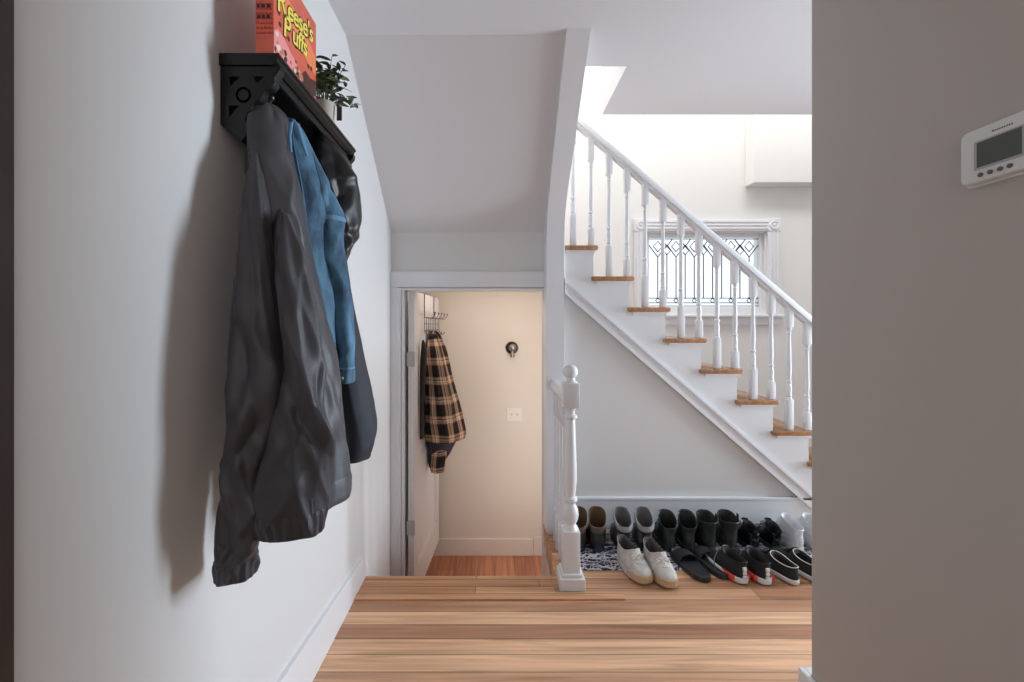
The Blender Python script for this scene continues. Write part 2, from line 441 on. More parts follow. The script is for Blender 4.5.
# ------------------------------------------------------------ window on the stairs
wn = bpy.data.objects.new('window_1', None); C.objects.link(wn); wn['kind'] = 'structure'; wn.location = ((WX0+WX1)/2, Y_BACK, WZ0)
wc = bmesh.new(); cw = .10
x0, x1, z0, z1 = WX0-.012, WX1+.012, WZ0, WZ1+.012
yb0 = Y_BACK-.024
box(wc, x0-cw, x0, yb0, Y_BACK, z0-.02, z1, bev=.003); box(wc, x1, x1+cw, yb0, Y_BACK, z0-.02, z1, bev=.003); box(wc, x0, x1, yb0, Y_BACK, z1, z1+cw, bev=.003)
for xx in (x0-cw/2, x1+cw/2):       # corner rosettes and reeds
    box(wc, xx-cw/2-.004, xx+cw/2+.004, yb0-.006, Y_BACK, z1, z1+cw+.006, bev=.003)
    lathe(wc, [(.038, -.006-.024), (.036, -.012-.024), (.026, -.012-.024), (.024, -.007-.024), (.012, -.007-.024), (.01, -.013-.024), (.002, -.015-.024)], xx, Y_BACK, z1+cw/2, n=20, axis='Y')
    for d in (-.028, 0, .028): box(wc, xx+d-.006, xx+d+.006, yb0-.006, yb0+.002, z0-.02, z1-.001, bev=.002)
for d in (.022, .05, .078): box(wc, x0+.001, x1-.001, yb0-.006, yb0+.002, z1+d-.006, z1+d+.006, bev=.002)
lk('window_casing', wc, TRIM, wn)
bm = bmesh.new(); box(bm, x0-cw-.03, x1+cw+.03, yb0-.03, Y_BACK+.05, z0-.045, z0-.0201, bev=.006); box(bm, x0-cw, x1+cw, yb0+.004, Y_BACK, z0-.11, z0-.0455, bev=.003)
lk('window_sill', bm, TRIM, wn)
bm = bmesh.new(); fx0, fx1, fz0, fz1 = WX0, WX1, WZ0, WZ1; fw = .03
ya_, yb_ = Y_BACK+.03, Y_BACK+.07
box(bm, fx0, fx0+fw, ya_, yb_, fz0, fz1, bev=.004); box(bm, fx1-fw, fx1, ya_, yb_, fz0, fz1, bev=.004)
box(bm, fx0+fw, fx1-fw, ya_, yb_, fz1-fw, fz1, bev=.004); box(bm, fx0+fw, fx1-fw, ya_, yb_, fz0, fz0+.045, bev=.004)
sash = lk('window_sash', bm, TRIM, wn)
gx0, gx1, gz0, gz1 = fx0+fw, fx1-fw, fz0+.045, fz1-fw
gm, nt, b = newmat('textured_glass')
b.inputs['Base Color'].default_value = srgb(244, 250, 252); b.inputs['Transmission Weight'].default_value = 1; b.inputs['Roughness'].default_value = .18; b.inputs['IOR'].default_value = 1.2
nn = nt.nodes.new('ShaderNodeTexNoise'); nn.inputs['Scale'].default_value = 30; bp = nt.nodes.new('ShaderNodeBump'); bp.inputs['Strength'].default_value = .3
nt.links.new(nn.outputs['Fac'], bp.inputs['Height']); nt.links.new(bp.outputs['Normal'], b.inputs['Normal'])
lk('window_pane', B(gx0, gx1, Y_BACK+.048, Y_BACK+.053, gz0, gz1), gm, wn)
bm = bmesh.new(); yl = Y_BACK+.044
gw = gx1-gx0; u = gw/6; ht = gz1-gz0
def lead(*pp, r=.0042): tube(bm, [(gx0+a*u, yl, gz0+b) for a, b in pp], r, 6)
top = ht-.012; yv = ht*.72; d = ht*.07
lead((0, .035), (6, .035)); lead((0, .008), (6, .008)); lead((0, .075), (6, .075))
for i in range(6):
    c = i+.5
    lead((c, .075), (c, yv)); lead((c, yv), (c-.5, yv+.105)); lead((c, yv), (c+.5, yv+.105))
    lead((c, yv+.045), (c-.24, yv+.09), (c, yv+.135), (c+.24, yv+.09), (c, yv+.045))
    lead((c, .075), (c-.12, .055), (c, .035), (c+.12, .055), (c, .075))
    if i:
        e = i; lead((e, .075), (e, yv+.02)); lead((e, yv+.02), (e-.2, yv+.055), (e, yv+.09), (e+.2, yv+.055), (e, yv+.02))
        lead((e, yv+.09), (e-.3, top)); lead((e, yv+.09), (e+.3, top))
lead((0, top), (6, top))
lk('lead_came', bm, mat('lead', (70, 72, 76), .5, .6), wn)

# ------------------------------------------------------------ door standing open
dX0, dY0 = sX(413.7, 146), Y_DOOR+.04
dX1, dY1 = sX(439, 112), sY(112)
ang = math.atan2(dY1-dY0, dX1-dX0); dl = math.hypot(dX1-dX0, dY1-dY0)
dz0, dz1 = H-1.92, ZOP-.004
dr = bpy.data.objects.new('door_1', None); C.objects.link(dr); dr['kind'] = 'structure'
dr.location = (dX0, dY0, dz0); dr.rotation_euler = (0, 0, ang)
# local: x along the leaf, y to the left side (thickness +y), z up; the face with the shirt is y=0
DH = dz1-dz0; TH = .042
bm = bmesh.new()
stile, rail = .11, .12
zmid = DH*.415
rects = [(stile, dl-stile, .2, zmid-.07), (stile, dl-stile, zmid+.07, DH-.13)]
box(bm, 0, stile, 0, TH, 0, DH); box(bm, dl-stile, dl, 0, TH, 0, DH)
box(bm, stile, dl-stile, 0, TH, 0, .2); box(bm, stile, dl-stile, 0, TH, zmid-.07, zmid+.07); box(bm, stile, dl-stile, 0, TH, DH-.13, DH)
DOORP = mat('door_paint', (226, 222, 222), .4)
link('door_leaf', bm, DOORP, dr)
for (a, c, e, g) in rects:
    bm = bmesh.new(); box(bm, a, c, .012, TH-.012, e, g)
    for q in range(2):
        o = .0 + q*.012; t = .012 - q*.004
        box(bm, a+o, c-o, .003+q*.004, .013, e+o, e+o+.012); box(bm, a+o, c-o, .003+q*.004, .013, g-o-.012, g-o)
        box(bm, a+o, a+o+.012, .003+q*.004, .013, e+o+.012, g-o-.012); box(bm, c-o-.012, c-o, .003+q*.004, .013, e+o+.012, g-o-.012)
    link('door_panel', bm, DOORP, dr)
for zz in (DH-.52, .30+.17):
    bm = bmesh.new(); box(bm, -.004, .0, -.004, TH, zz, zz+.10)
    tube(bm, [(-.008, .012, zz-.004), (-.008, .012, zz+.104)], .006, 8)
    box(bm, -.006, -.002, .012, TH+.01, zz+.002, zz+.098)
    link('hinge', bm, HINGEM, dr)

def dW(u, off, z): # point in front of the door face
    return dr.matrix_basis @ Vector((u, -off, z-dz0))
def spx(px):  # distance along the leaf that shows at px
    lo, hi = 0, dl
    for _ in range(40):
        m_ = (lo+hi)/2; X = dX0+(dX1-dX0)*m_/dl; Y = dY0+(dY1-dY0)*m_/dl
        if CX + F*X/Y < px: lo = m_
        else: hi = m_
    return lo
# over-the-door wire hook rack
u0, u1 = spx(424), spx(433.5)
hk = thing('hook_rack', 'wire hook rack hung over the top of the open white door', 'hook rack', dW((u0+u1)/2, 0, H-.1), ang)
base = Vector(((u0+u1)/2, 0, H-.1-dz0))
def hl(u, off, z): return Vector((u, -off, z-dz0)) - base
WIRE = mat('rack_wire', (112, 102, 98), .35, .9)
zt = dz1
for uu in (u0, u1):
    bm = bmesh.new()
    tube(bm, [hl(uu, -.046, zt-.03), hl(uu, -.046, zt+.003), hl(uu, .004, zt+.003), hl(uu, .004, sZ(318, 120))], .0035, 6)
    link('strap', bm, WIRE, hk, True)
bm = bmesh.new(); za, zb_ = sZ(318, 122), sZ(330, 122)
ua, ub = u0-.04, u1+.16
for zz in (za, (za+zb_)/2, zb_): tube(bm, [hl(ua, .01, zz), hl(ub, .01, zz)], .003, 6)
for i in range(9):
    uu = lerp(ua, ub, i/8); tube(bm, [hl(uu, .012, za+.004), hl(uu, .012, zb_-.02)], .0025, 6)
link('wire_grid', bm, WIRE, hk, True)
for i in range(5):
    bm = bmesh.new(); uu = lerp(ua+.02, ub-.01, i/4)
    tube(bm, [hl(uu, .012, za), hl(uu, .06, za-.008), hl(uu, .085, za+.012), hl(uu, .09, za+.03)], .003, 6)
    bmesh.ops.create_icosphere(bm, subdivisions=2, radius=.007, matrix=Matrix.Translation(hl(uu, .09, za+.034)))
    link('hook', bm, WIRE, hk, True); bm = bmesh.new()
    tube(bm, [hl(uu, .012, zb_), hl(uu, .04, zb_-.045), hl(uu, .062, zb_-.03)], .003, 6)
    bmesh.ops.create_icosphere(bm, subdivisions=2, radius=.006, matrix=Matrix.Translation(hl(uu, .064, zb_-.026)))
    link('hook', bm, WIRE, hk, True)

# fitting + switch on the far wall
fx, fz = sX(512, 110.5), sZ(348, 110.5)
sw = thing('wall_fitting', 'round bronze wall fitting with shiny knob high on the cream wall', 'wall fitting', (fx, Y_FAR, fz))
bm = bmesh.new(); lathe(bm, [(.057, -.0005), (.057, -.01), (.052, -.016), (.036, -.02), (.032, -.03), (.012, -.034)], n=28, axis='Y'); link('back_plate', bm, DMETAL, sw, True)
bm = bmesh.new(); lathe(bm, [(.012, -.082), (.02, -.08), (.022, -.066), (.016, -.06), (.013, -.03), (.02, -.02), (.012, 0)], .002, -.056, 0, n=18); link('stem', bm, STEEL, sw, True)
bm = bmesh.new(); bmesh.ops.create_uvsphere(bm, u_segments=24, v_segments=14, radius=.034, matrix=Matrix.Translation((.003, -.058, .004)) @ Matrix.Diagonal((1, .85, 1, 1))); tube(bm, [(0, -.03, 0), (.002, -.05, .002)], .02, 14); link('knob', bm, STEEL, sw, True)
lx, lz = sX(514.5, 110), sZ(415, 110)
ls = thing('light_switch', 'white double light switch plate on the cream wall below the round fitting', 'light switch', (lx, Y_FAR, lz))
bm = bmesh.new(); box(bm, -.07, .07, -.007, -.0005, -.062, .062, bev=.003); link('switch_plate', bm, mat('switch_plastic', (232, 222, 212), .35), ls)
for dx in (-.025, .025):
    bm = bmesh.new(); prism(bm, [(-.007, -.006), (-.018, .012), (-.007, .014)], dx-.006, dx+.006, 'X'); link('toggle', bm, mat('switch_toggle', (205, 195, 188), .35), ls)

# ------------------------------------------------------------ garments
def garment(keys, n=96, m=80, folds=(), namp=.004, nscale=9, xmin=XL+.006, grow=(0, .35), seed=0, sharp=.5, creases=(0, 0, 0), clampf=None, vr=(.05, .95)):
    """keys: (py, xl, xr, s, thickness). Returns the point function and rings"""
    K = catmull(keys, m)
    rg = random.Random(seed*7+1); CR = []
    Lg = (keys[-1][0]-keys[0][0])/keys[0][3]; RR = sum((k[2]-k[1])/2/k[3] for k in keys)/len(keys)
    for _ in range(creases[0]):
        ph = rg.gauss(0, creases[2]); sg = rg.choice((1, 1, -1))
        CR.append((rg.uniform(*vr), rg.uniform(-PI, .35*PI), math.cos(ph), math.sin(ph), rg.uniform(.12, .34)*Lg, rg.uniform(.010, .018)*(1 if sg > 0 else 1.3), sg*creases[1]*rg.uniform(.4, 1)))
    def crease(v, th):
        r = 0
        for v0, t0, c_, s_, ln, wd, am in CR:
            a = (v-v0)*Lg; bb = ((th-t0+PI) % (2*PI)-PI)*RR
            al = a*c_+bb*s_; ac = -a*s_+bb*c_
            if abs(al) < 2.5*ln and abs(ac) < 3*wd: r += am*math.exp(-(al/ln)**2-abs(ac/wd)**1.6)
        return r
    def ring(i):
        py, xl, xr, s, th = K[i]
        c = P((xl+xr)/2, py, s); w = (xr-xl)/2/s
        nrm = math.hypot(c.x, c.y); pv = Vector((c.y, -c.x, 0))/nrm; dv = Vector((c.x, c.y, 0))/nrm
        return c, pv, dv, w*c.y/nrm, th, s
    def pt(v, th, off=0):
        i = v*(m-1); a = int(max(0, min(m-2, math.floor(i)))); f = i-a
        q = None; cr = crease(v, th)
        for j, wt in ((a, 1-f), (a+1, f)):
            c, pv, dv, w, t, s = ring(j)
            g = .25 + .75*sstep(grow[0], grow[1], v)
            r = 0
            for (kf, am, ph, tw) in folds:
                x = math.sin(kf*th+ph+tw*v)
                r += am*g*(math.copysign(abs(x)**.8, x)*(1-sharp) + sharp*(1-2*abs(math.sin((kf*th+ph+tw*v)/2))))
            cs, sn = math.cos(th), math.sin(th)
            p = c + pv*(w*(1+r)*cs) + dv*(t*(1+1.3*r)*sn)
            nn_ = pv*(cs/max(w, .004)) + dv*(sn/max(t, .004)); nn_.normalize()
            k = noise.noise(p*nscale + Vector((seed, 0, 0)))*namp + noise.noise(p*nscale*3.1+Vector((0, seed, 0)))*namp*.45 + cr
            p = p + nn_*(k+off)
            q = p*wt if q is None else q+p*wt
        if clampf: return clampf(q, off)
        if q.x < xmin: q.x = xmin + (off if off > 0 else 0)*.3 + .0008*math.sin(th*5)
        return q
    rings = [[pt(i/(m-1), 2*PI*k/n) for k in range(n)] for i in range(m)]
    return pt, rings
def uvloft(bm, rings, cap0=True, cap1=True):
    uv = bm.loops.layers.uv.verify()
    R = [[bm.verts.new(p) for p in r] for r in rings]; n = len(R[0]); m = len(R)
    V = [0]
    for i in range(1, m): V.append(V[-1] + (sum(rings[i], Vector())/n - sum(rings[i-1], Vector())/n).length)
    mid = rings[m//2]; U = [0]
    for k in range(n): U.append(U[-1] + (mid[(k+1) % n]-mid[k]).length)
    for i in range(m-1):
        for k in range(n):
            f = bm.faces.new([R[i][k], R[i][(k+1) % n], R[i+1][(k+1) % n], R[i+1][k]])
            for l, (a, b) in zip(f.loops, ((U[k], V[i]), (U[k+1], V[i]), (U[k+1], V[i+1]), (U[k], V[i+1]))): l[uv].uv = (a, b)
    if cap0: bm.faces.new(R[0][::-1])
    if cap1: bm.faces.new(R[-1])
def gpart(name, keys, m_, root, hollow=True, **kw):
    pt, rings = garment(keys, **kw)
    n = len(rings[0])
    if hollow:   # turn the hem inwards so that the opening is a real opening
        last = rings[-1]; c = sum(last, Vector())/n
        inner = [p + (c-p)*.06 + Vector((0, 0, -.0015)) for p in last]
        deep = [p + (c-p)*.10 + Vector((0, 0, .09)) for p in last]
        rings = rings + [inner, deep]
    bm = bmesh.new(); uvloft(bm, rings)
    o = lk(name, bm, m_, root, True)
    return pt, o
def sstrip(name, pt, path, width, thick, m_, root, n=30, label=None):
    """raised strip on a garment; path list of (v, theta); width is in theta or v perpendicular"""
    pth = catmull([tuple(p) for p in path], n); bm = bmesh.new(); rings = []
    for i, (v, t) in enumerate(pth):
        a = pt(v, t, thick); nx_ = pth[min(i+1, n-1)]; pv_ = pth[max(i-1, 0)]
        dv, dt = nx_[0]-pv_[0], nx_[1]-pv_[1]
        if abs(dv) > abs(dt)*.3: l, r = (v, t-width), (v, t+width)
        else: l, r = (v-width, t), (v+width, t)
        rings.append([pt(*l, -.002), pt(*l, thick), a, pt(*r, thick), pt(*r, -.002)])
    rings_mesh(bm, rings)
    return lk(name, bm, m_, root, True)
def cband(name, pt, v0, v1, thick, m_, root, n=96, ribs=0, amp=0, rows=6):
    bm = bmesh.new(); rings = []
    for i in range(rows+1):
        v = lerp(v0, v1, i/rows)
        rings.append([pt(min(v, 1), 2*PI*k/n, thick*(.3 if i in (0, rows) else 1) + amp*math.sin(ribs*2*PI*k/n)*(1 if 0 < i < rows else .4)) + Vector((0, 0, -(v-1)*.3 if v > 1 else 0)) for k in range(n)])
    inn = [[pt(min(lerp(v0, v1, i/rows), 1), 2*PI*k/n, -.004) for k in range(n)] for i in (rows, 0)]
    allr = rings+inn
    R = rings_mesh(bm, allr, False, False)
    for k in range(n): bm.faces.new([R[-1][k], R[-1][(k+1) % n], R[0][(k+1) % n], R[0][k]])
    return lk(name, bm, m_, root, True)

CHAR = mat('charcoal_shell', (58, 57, 62), .5, bump=.25, bscale=26, var=.14, vscale=14, sheen=.15)
CHARD = mat('charcoal_knit', (40, 39, 42), .6, bump=.3, bscale=70)
dm, nt, b = newmat('denim')
tc = nt.nodes.new('ShaderNodeTexCoord'); n1 = nt.nodes.new('ShaderNodeTexNoise'); n1.inputs['Scale'].default_value = 9; n1.inputs['Detail'].default_value = 7; n1.inputs['Roughness'].default_value = .7
mp = nt.nodes.new('ShaderNodeMapping'); mp.inputs['Scale'].default_value = (1, 1, .35)
nt.links.new(tc.outputs['Object'], mp.inputs['Vector']); nt.links.new(mp.outputs['Vector'], n1.inputs['Vector'])
rp = nt.nodes.new('ShaderNodeValToRGB'); rp.color_ramp.elements[0].position = .36; rp.color_ramp.elements[0].color = srgb(26, 50, 72); rp.color_ramp.elements[1].position = .66; rp.color_ramp.elements[1].color = srgb(98, 142, 172)
nt.links.new(n1.outputs['Fac'], rp.inputs['Fac']); nt.links.new(rp.outputs['Color'], b.inputs['Base Color']); b.inputs['Roughness'].default_value = .8
n2 = nt.nodes.new('ShaderNodeTexNoise'); n2.inputs['Scale'].default_value = 160; bp = nt.nodes.new('ShaderNodeBump'); bp.inputs['Strength'].default_value = .3; bp.inputs['Distance'].default_value = .002
nt.links.new(tc.outputs['Object'], n2.inputs['Vector']); nt.links.new(n2.outputs['Fac'], bp.inputs['Height']); nt.links.new(bp.outputs['Normal'], b.inputs['Normal'])
DENIM = dm
STITCH = mat('denim_stitch', (104, 146, 180), .8)
BLK = mat('black_shell', (26, 26, 29), .42, bump=.3, bscale=25)
NAVY = mat('navy_black_cloth', (30, 35, 46), .7, bump=.2, bscale=30, var=.2, vscale=12)

HOOKS = [1.165, 1.32, 1.47, 1.60]
def cloc(y): return (XL+.09, y, 1.86)
# --- charcoal jacket
j1 = thing('charcoal_jacket', 'charcoal grey shell jacket with elastic cuffs hanging nearest the viewer', 'jacket', cloc(HOOKS[0]))
body, bo_ = gpart('body', [(104, 259, 274, 355, .010), (112, 253, 284, 355, .028), (128, 249, 289, 354, .045), (160, 248, 294, 352, .075), (200, 246, 303, 352, .10), (250, 246, 312, 352, .125), (300, 248, 322, 352, .135), (360, 250, 334, 352, .14), (420, 256, 341, 350, .135), (460, 266, 347, 348, .12), (498, 282, 350, 347, .10)], CHAR, j1,
    folds=[(5, .05, .4, 1.2), (3, .05, 1.0, .7)], namp=.003, nscale=7, grow=(0, .3), seed=3, n=120, m=110, creases=(24, .011, .16))
cband('hem', body, .935, 1.0, .0035, CHAR, bo_)
gpart('collar', [(103, 257, 272, 372, .012), (110, 251, 281, 374, .024), (130, 247, 286, 376, .035), (165, 248, 289, 376, .045), (205, 255, 298, 374, .04), (245, 266, 305, 370, .025), (272, 280, 300, 366, .010)], CHAR, j1, hollow=False,
    folds=[(3, .08, .2, 2.2)], namp=.003, nscale=9, seed=9, m=70, creases=(9, .010, .35))
s1, so1 = gpart('sleeve', [(150, 252, 262, 380, .025), (185, 243, 268, 388, .05), (240, 237, 274, 396, .062), (300, 233, 281, 402, .064), (360, 231, 285, 406, .064), (410, 229, 280, 410, .060), (446, 227, 266, 412, .052), (470, 223, 259, 414, .048), (505, 218, 259, 416, .046), (540, 215, 258, 418, .044), (560, 214.5, 257, 419, .042), (575, 216, 256, 420, .040)], CHAR, j1,
    folds=[(3, .05, .3, 3)], namp=.003, nscale=10, seed=21, n=120, m=130, grow=(0, .25), creases=(34, .011, .30), vr=(.12, .86))
cband('cuff', s1, .885, 1.0, .0018, CHAR, so1, ribs=15, amp=.0022, rows=10)
s2, so2 = gpart('sleeve', [(215, 279, 291, 392, .02), (250, 274, 304, 396, .045), (305, 277, 315, 400, .05), (360, 282, 321, 404, .05), (410, 276, 323, 408, .05), (450, 269, 325, 410, .05), (482, 262, 326, 412, .048), (505, 261, 326.5, 413, .045), (521, 262, 326, 414, .042), (533, 264, 325, 414, .04)], CHAR, j1,
    folds=[(3, .06, 1.3, 2)], namp=.003, nscale=10, seed=34, n=120, m=120, grow=(0, .3), creases=(28, .011, .30), vr=(.1, .80))
cband('cuff', s2, .81, 1.0, .0018, CHAR, so2, ribs=20, amp=.0022, rows=10)
# --- denim jacket
j2 = thing('denim_jacket', 'faded blue denim jacket hanging between the charcoal and the black jackets', 'denim jacket', cloc(HOOKS[1]))
db, dbo = gpart('body', [(119, 289, 293, 330, .01), (128, 285, 301, 330, .03), (150, 280, 312, 330, .05), (190, 276, 327, 328, .065), (230, 276, 330, 327, .07), (280, 282, 334, 327, .075), (330, 292, 336, 327, .075), (368, 300, 336, 327, .07)], DENIM, j2,
    folds=[(4, .04, 1.0, 1.5)], namp=.003, nscale=8, seed=41, n=110, m=90, creases=(12, .009, .2))
dsl, dso = gpart('sleeve', [(150, 303, 314, 322, .02), (175, 306, 325, 321, .04), (205, 313, 338, 319, .05), (250, 321, 346, 318, .056), (300, 328, 352, 317, .056), (340, 335, 355, 315, .05), (362, 337, 355, 315, .045), (382, 336, 354, 315, .042)], DENIM, j2,
    folds=[(3, .04, .6, 4)], namp=.003, nscale=10, seed=47, n=110, m=100, creases=(16, .009, .45), vr=(.1, .85))
cf = cband('cuff', dsl, .90, 1.0, .003, DENIM, dso)
bm = bmesh.new(); q = dsl(.95, -1.9, .004)
bmesh.ops.create_uvsphere(bm, u_segments=12, v_segments=8, radius=.007, matrix=Matrix.Translation(q)); lk('button', bm, STEEL, dso, True)
cband('cuff_seam', dsl, .885, .897, .0022, STITCH, dso, rows=2)
cband('shoulder_seam', dsl, .33, .345, .0022, STITCH, dso, rows=2)
sstrip('placket', db, [(.04, -2.0), (.25, -1.95), (.5, -1.75), (.75, -1.5), (1, -1.25)], .20, .004, DENIM, dbo, n=40)
sstrip('placket_seam', db, [(.04, -1.8), (.25, -1.72), (.5, -1.5), (.75, -1.25), (1, -1.0)], .025, .0055, STITCH, dbo, n=40)
sstrip('front_edge', db, [(.03, -2.22), (.25, -2.17), (.5, -1.98), (.75, -1.73), (1, -1.48)], .03, .0055, STITCH, dbo, n=40)
bm = bmesh.new()
tube(bm, [P(291, 152, 356), P(289.5, 136, 357), P(291, 124, 357), P(294, 121, 356), P(298, 127, 354), P(302, 141, 351), P(307, 156, 346)], [.004, .005, .006, .006, .006, .006, .004], 8); lk('collar', bm, STITCH, j2, True)
for vv, tt in ((.56, -1.55), (.80, -1.25)):
    bm = bmesh.new(); bmesh.ops.create_uvsphere(bm, u_segments=12, v_segments=8, radius=.008, matrix=Matrix.Translation(db(vv, tt-.1, .006))); lk('button', bm, STEEL, dbo, True)
# --- black jacket
j3 = thing('black_jacket', 'black hooded jacket with navy black body hanging at the far end of the shelf', 'jacket', cloc(HOOKS[2]))
gpart('hood', [(136, 312, 328, 292, .03), (150, 308, 342, 292, .06), (172, 310, 354, 290, .08), (200, 314, 360, 288, .085), (228, 318, 358, 287, .08), (252, 322, 351, 286, .065), (275, 329, 340, 286, .03)], BLK, j3, hollow=False,
    folds=[(3, .05, .2, 3)], namp=.004, nscale=11, seed=55, n=120, m=90, creases=(20, .016, .8))
jb, jbo = gpart('body', [(225, 318, 342, 285, .05), (262, 318, 347, 284, .07), (295, 320, 352, 283, .08), (345, 324, 362, 281, .09), (395, 328, 373, 280, .095), (422, 331, 377.5, 280, .09), (442, 337, 375, 281, .08), (457, 341, 368, 282, .07)], NAVY, j3,
    folds=[(4, .04, .7, 1)], namp=.003, nscale=8, seed=61, n=110, m=90, creases=(10, .008, .2))
cband('hem', jb, .95, 1.0, .003, NAVY, jbo)
# --- plaid shirt on the door rack
pm, nt, b = newmat('plaid_flannel'); N = nt.nodes.new; L = nt.links.new
uvn = N('ShaderNodeTexCoord'); sp = N('ShaderNodeSeparateXYZ'); L(uvn.outputs['UV'], sp.inputs['Vector'])
def bands(sock, period, stops):
    d = N('ShaderNodeMath'); d.operation = 'DIVIDE'; d.inputs[1].default_value = period; L(sock, d.inputs[0])
    fr = N('ShaderNodeMath'); fr.operation = 'FRACT'; L(d.outputs[0], fr.inputs[0])
    r = N('ShaderNodeValToRGB'); r.color_ramp.interpolation = 'CONSTANT'
    r.color_ramp.elements[0].position = 0; r.color_ramp.elements[0].color = stops[0][1]
    r.color_ramp.elements[1].position = stops[1][0]; r.color_ramp.elements[1].color = stops[1][1]
    for p, c in stops[2:]:
        e = r.color_ramp.elements.new(p); e.color = c
    L(fr.outputs[0], r.inputs['Fac']); return r.outputs['Color']
tan, blk, red, wht = srgb(214, 182, 158), srgb(26, 22, 26), srgb(112, 72, 70), srgb(236, 214, 192)
stops = [(0, blk), (.38, srgb(80, 58, 52)), (.44, tan), (.58, blk), (.62, wht), (.68, tan), (.82, red), (.88, blk)]
ca = bands(sp.outputs['X'], .125, stops); cb = bands(sp.outputs['Y'], .145, stops)
mx = N('ShaderNodeMixRGB'); mx.inputs['Fac'].default_value = .5; L(ca, mx.inputs['Color1']); L(cb, mx.inputs['Color2'])
mu = N('ShaderNodeMixRGB'); mu.blend_type = 'MULTIPLY'; mu.inputs['Fac'].default_value = .35
L(mx.outputs['Color'], mu.inputs['Color1']); L(ca, mu.inputs['Color2'])
bc_ = N('ShaderNodeBrightContrast'); bc_.inputs['Bright'].default_value = .03; bc_.inputs['Contrast'].default_value = .12
L(mu.outputs['Color'], bc_.inputs['Color']); L(bc_.outputs['Color'], b.inputs['Base Color']); b.inputs['Roughness'].default_value = .85
PLAID = pm
sh = thing('plaid_shirt', 'black and tan plaid flannel shirt hanging on the open white door', 'shirt', P(430, 330, 121))
def offdoor(q, off):
    l = dr_inv @ q
    if l.y > -.010: l.y = -.010 - off
    return dr_mat @ l
dr_mat = Matrix.Translation(dr.location) @ Matrix.Rotation(ang, 4, 'Z'); dr_inv = dr_mat.inverted()
nowall = dict(clampf=offdoor)
b1, b1o = gpart('body', [(331, 424, 437, 124, .03), (336, 420, 441, 124, .08), (350, 418, 446, 125, .14), (375, 419, 452, 126, .18), (400, 419, 459, 126, .20), (418, 418.5, 463, 126, .20), (431, 419, 466, 127, .19), (437, 420, 465, 127, .18)], PLAID, sh,
    folds=[(5, .05, .4, 1.2)], namp=.004, nscale=8, seed=71, n=120, m=90, creases=(14, .03, .18), **nowall)
gpart('lining', [(425, 423, 455, 126, .10), (440, 422.5, 456, 126, .10), (453, 423, 450, 126, .07), (466, 426, 441, 126, .04)], mat('shirt_lining', (38, 42, 56), .5), sh, hollow=False,
    folds=[(4, .06, 0, 2)], namp=.004, seed=73, n=60, m=40, **nowall)
gpart('sleeve', [(440, 436, 446, 128, .03), (455, 431, 446, 128, .04), (466, 430, 445, 128, .04), (472, 431, 444, 128, .035)], PLAID, sh, folds=[(4, .06, 0, 2)], namp=.004, seed=75, n=60, m=40, **nowall)
gpart('sleeve', [(340, 421, 424, 136, .012), (352, 419, 427, 137, .03), (370, 418, 426, 138, .04), (410, 417, 424, 138, .04), (438, 417, 423, 138, .035)], mat('shirt_black', (30, 26, 28), .85), sh, namp=.002, seed=77, n=48, m=40, **nowall)
sstrip('collar', b1, [(.03, -2.5), (.10, -2.0), (.14, -1.5), (.12, -1.0), (.05, -.5)], .035, .012, PLAID, b1o, n=30)

# ------------------------------------------------------------ coat shelf
SX1 = -.553; SY0, SY1 = sY(391), sY(252); SZT = H+.696
sh_ = thing('coat_shelf', 'black wall shelf with cut-out brackets and coat hooks on the left wall', 'shelf', (XL, (SY0+SY1)/2, SZT-.2))
bm = bmesh.new()
prof = [(XL+.0005, SZT), (SX1, SZT), (SX1+.002, SZT-.008), (SX1-.004, SZT-.012), (SX1-.006, SZT-.02), (SX1-.018, SZT-.03), (XL+.0005, SZT-.03)]
prism(bm, prof, SY0, SY1, 'Y'); lk('shelf_board', bm, BLACKP, sh_)
bm = bmesh.new(); box(bm, XL+.0005, XL+.018, SY0+.03, SY1-.03, SZT-.155, SZT-.0305, bev=.003); lk('back_board', bm, BLACKP, sh_)
bm = bmesh.new(); box(bm, SX1-.034, SX1-.022, SY0+.03, SY1-.03, SZT-.055, SZT-.0305, bev=.003); lk('front_rail', bm, BLACKP, sh_)
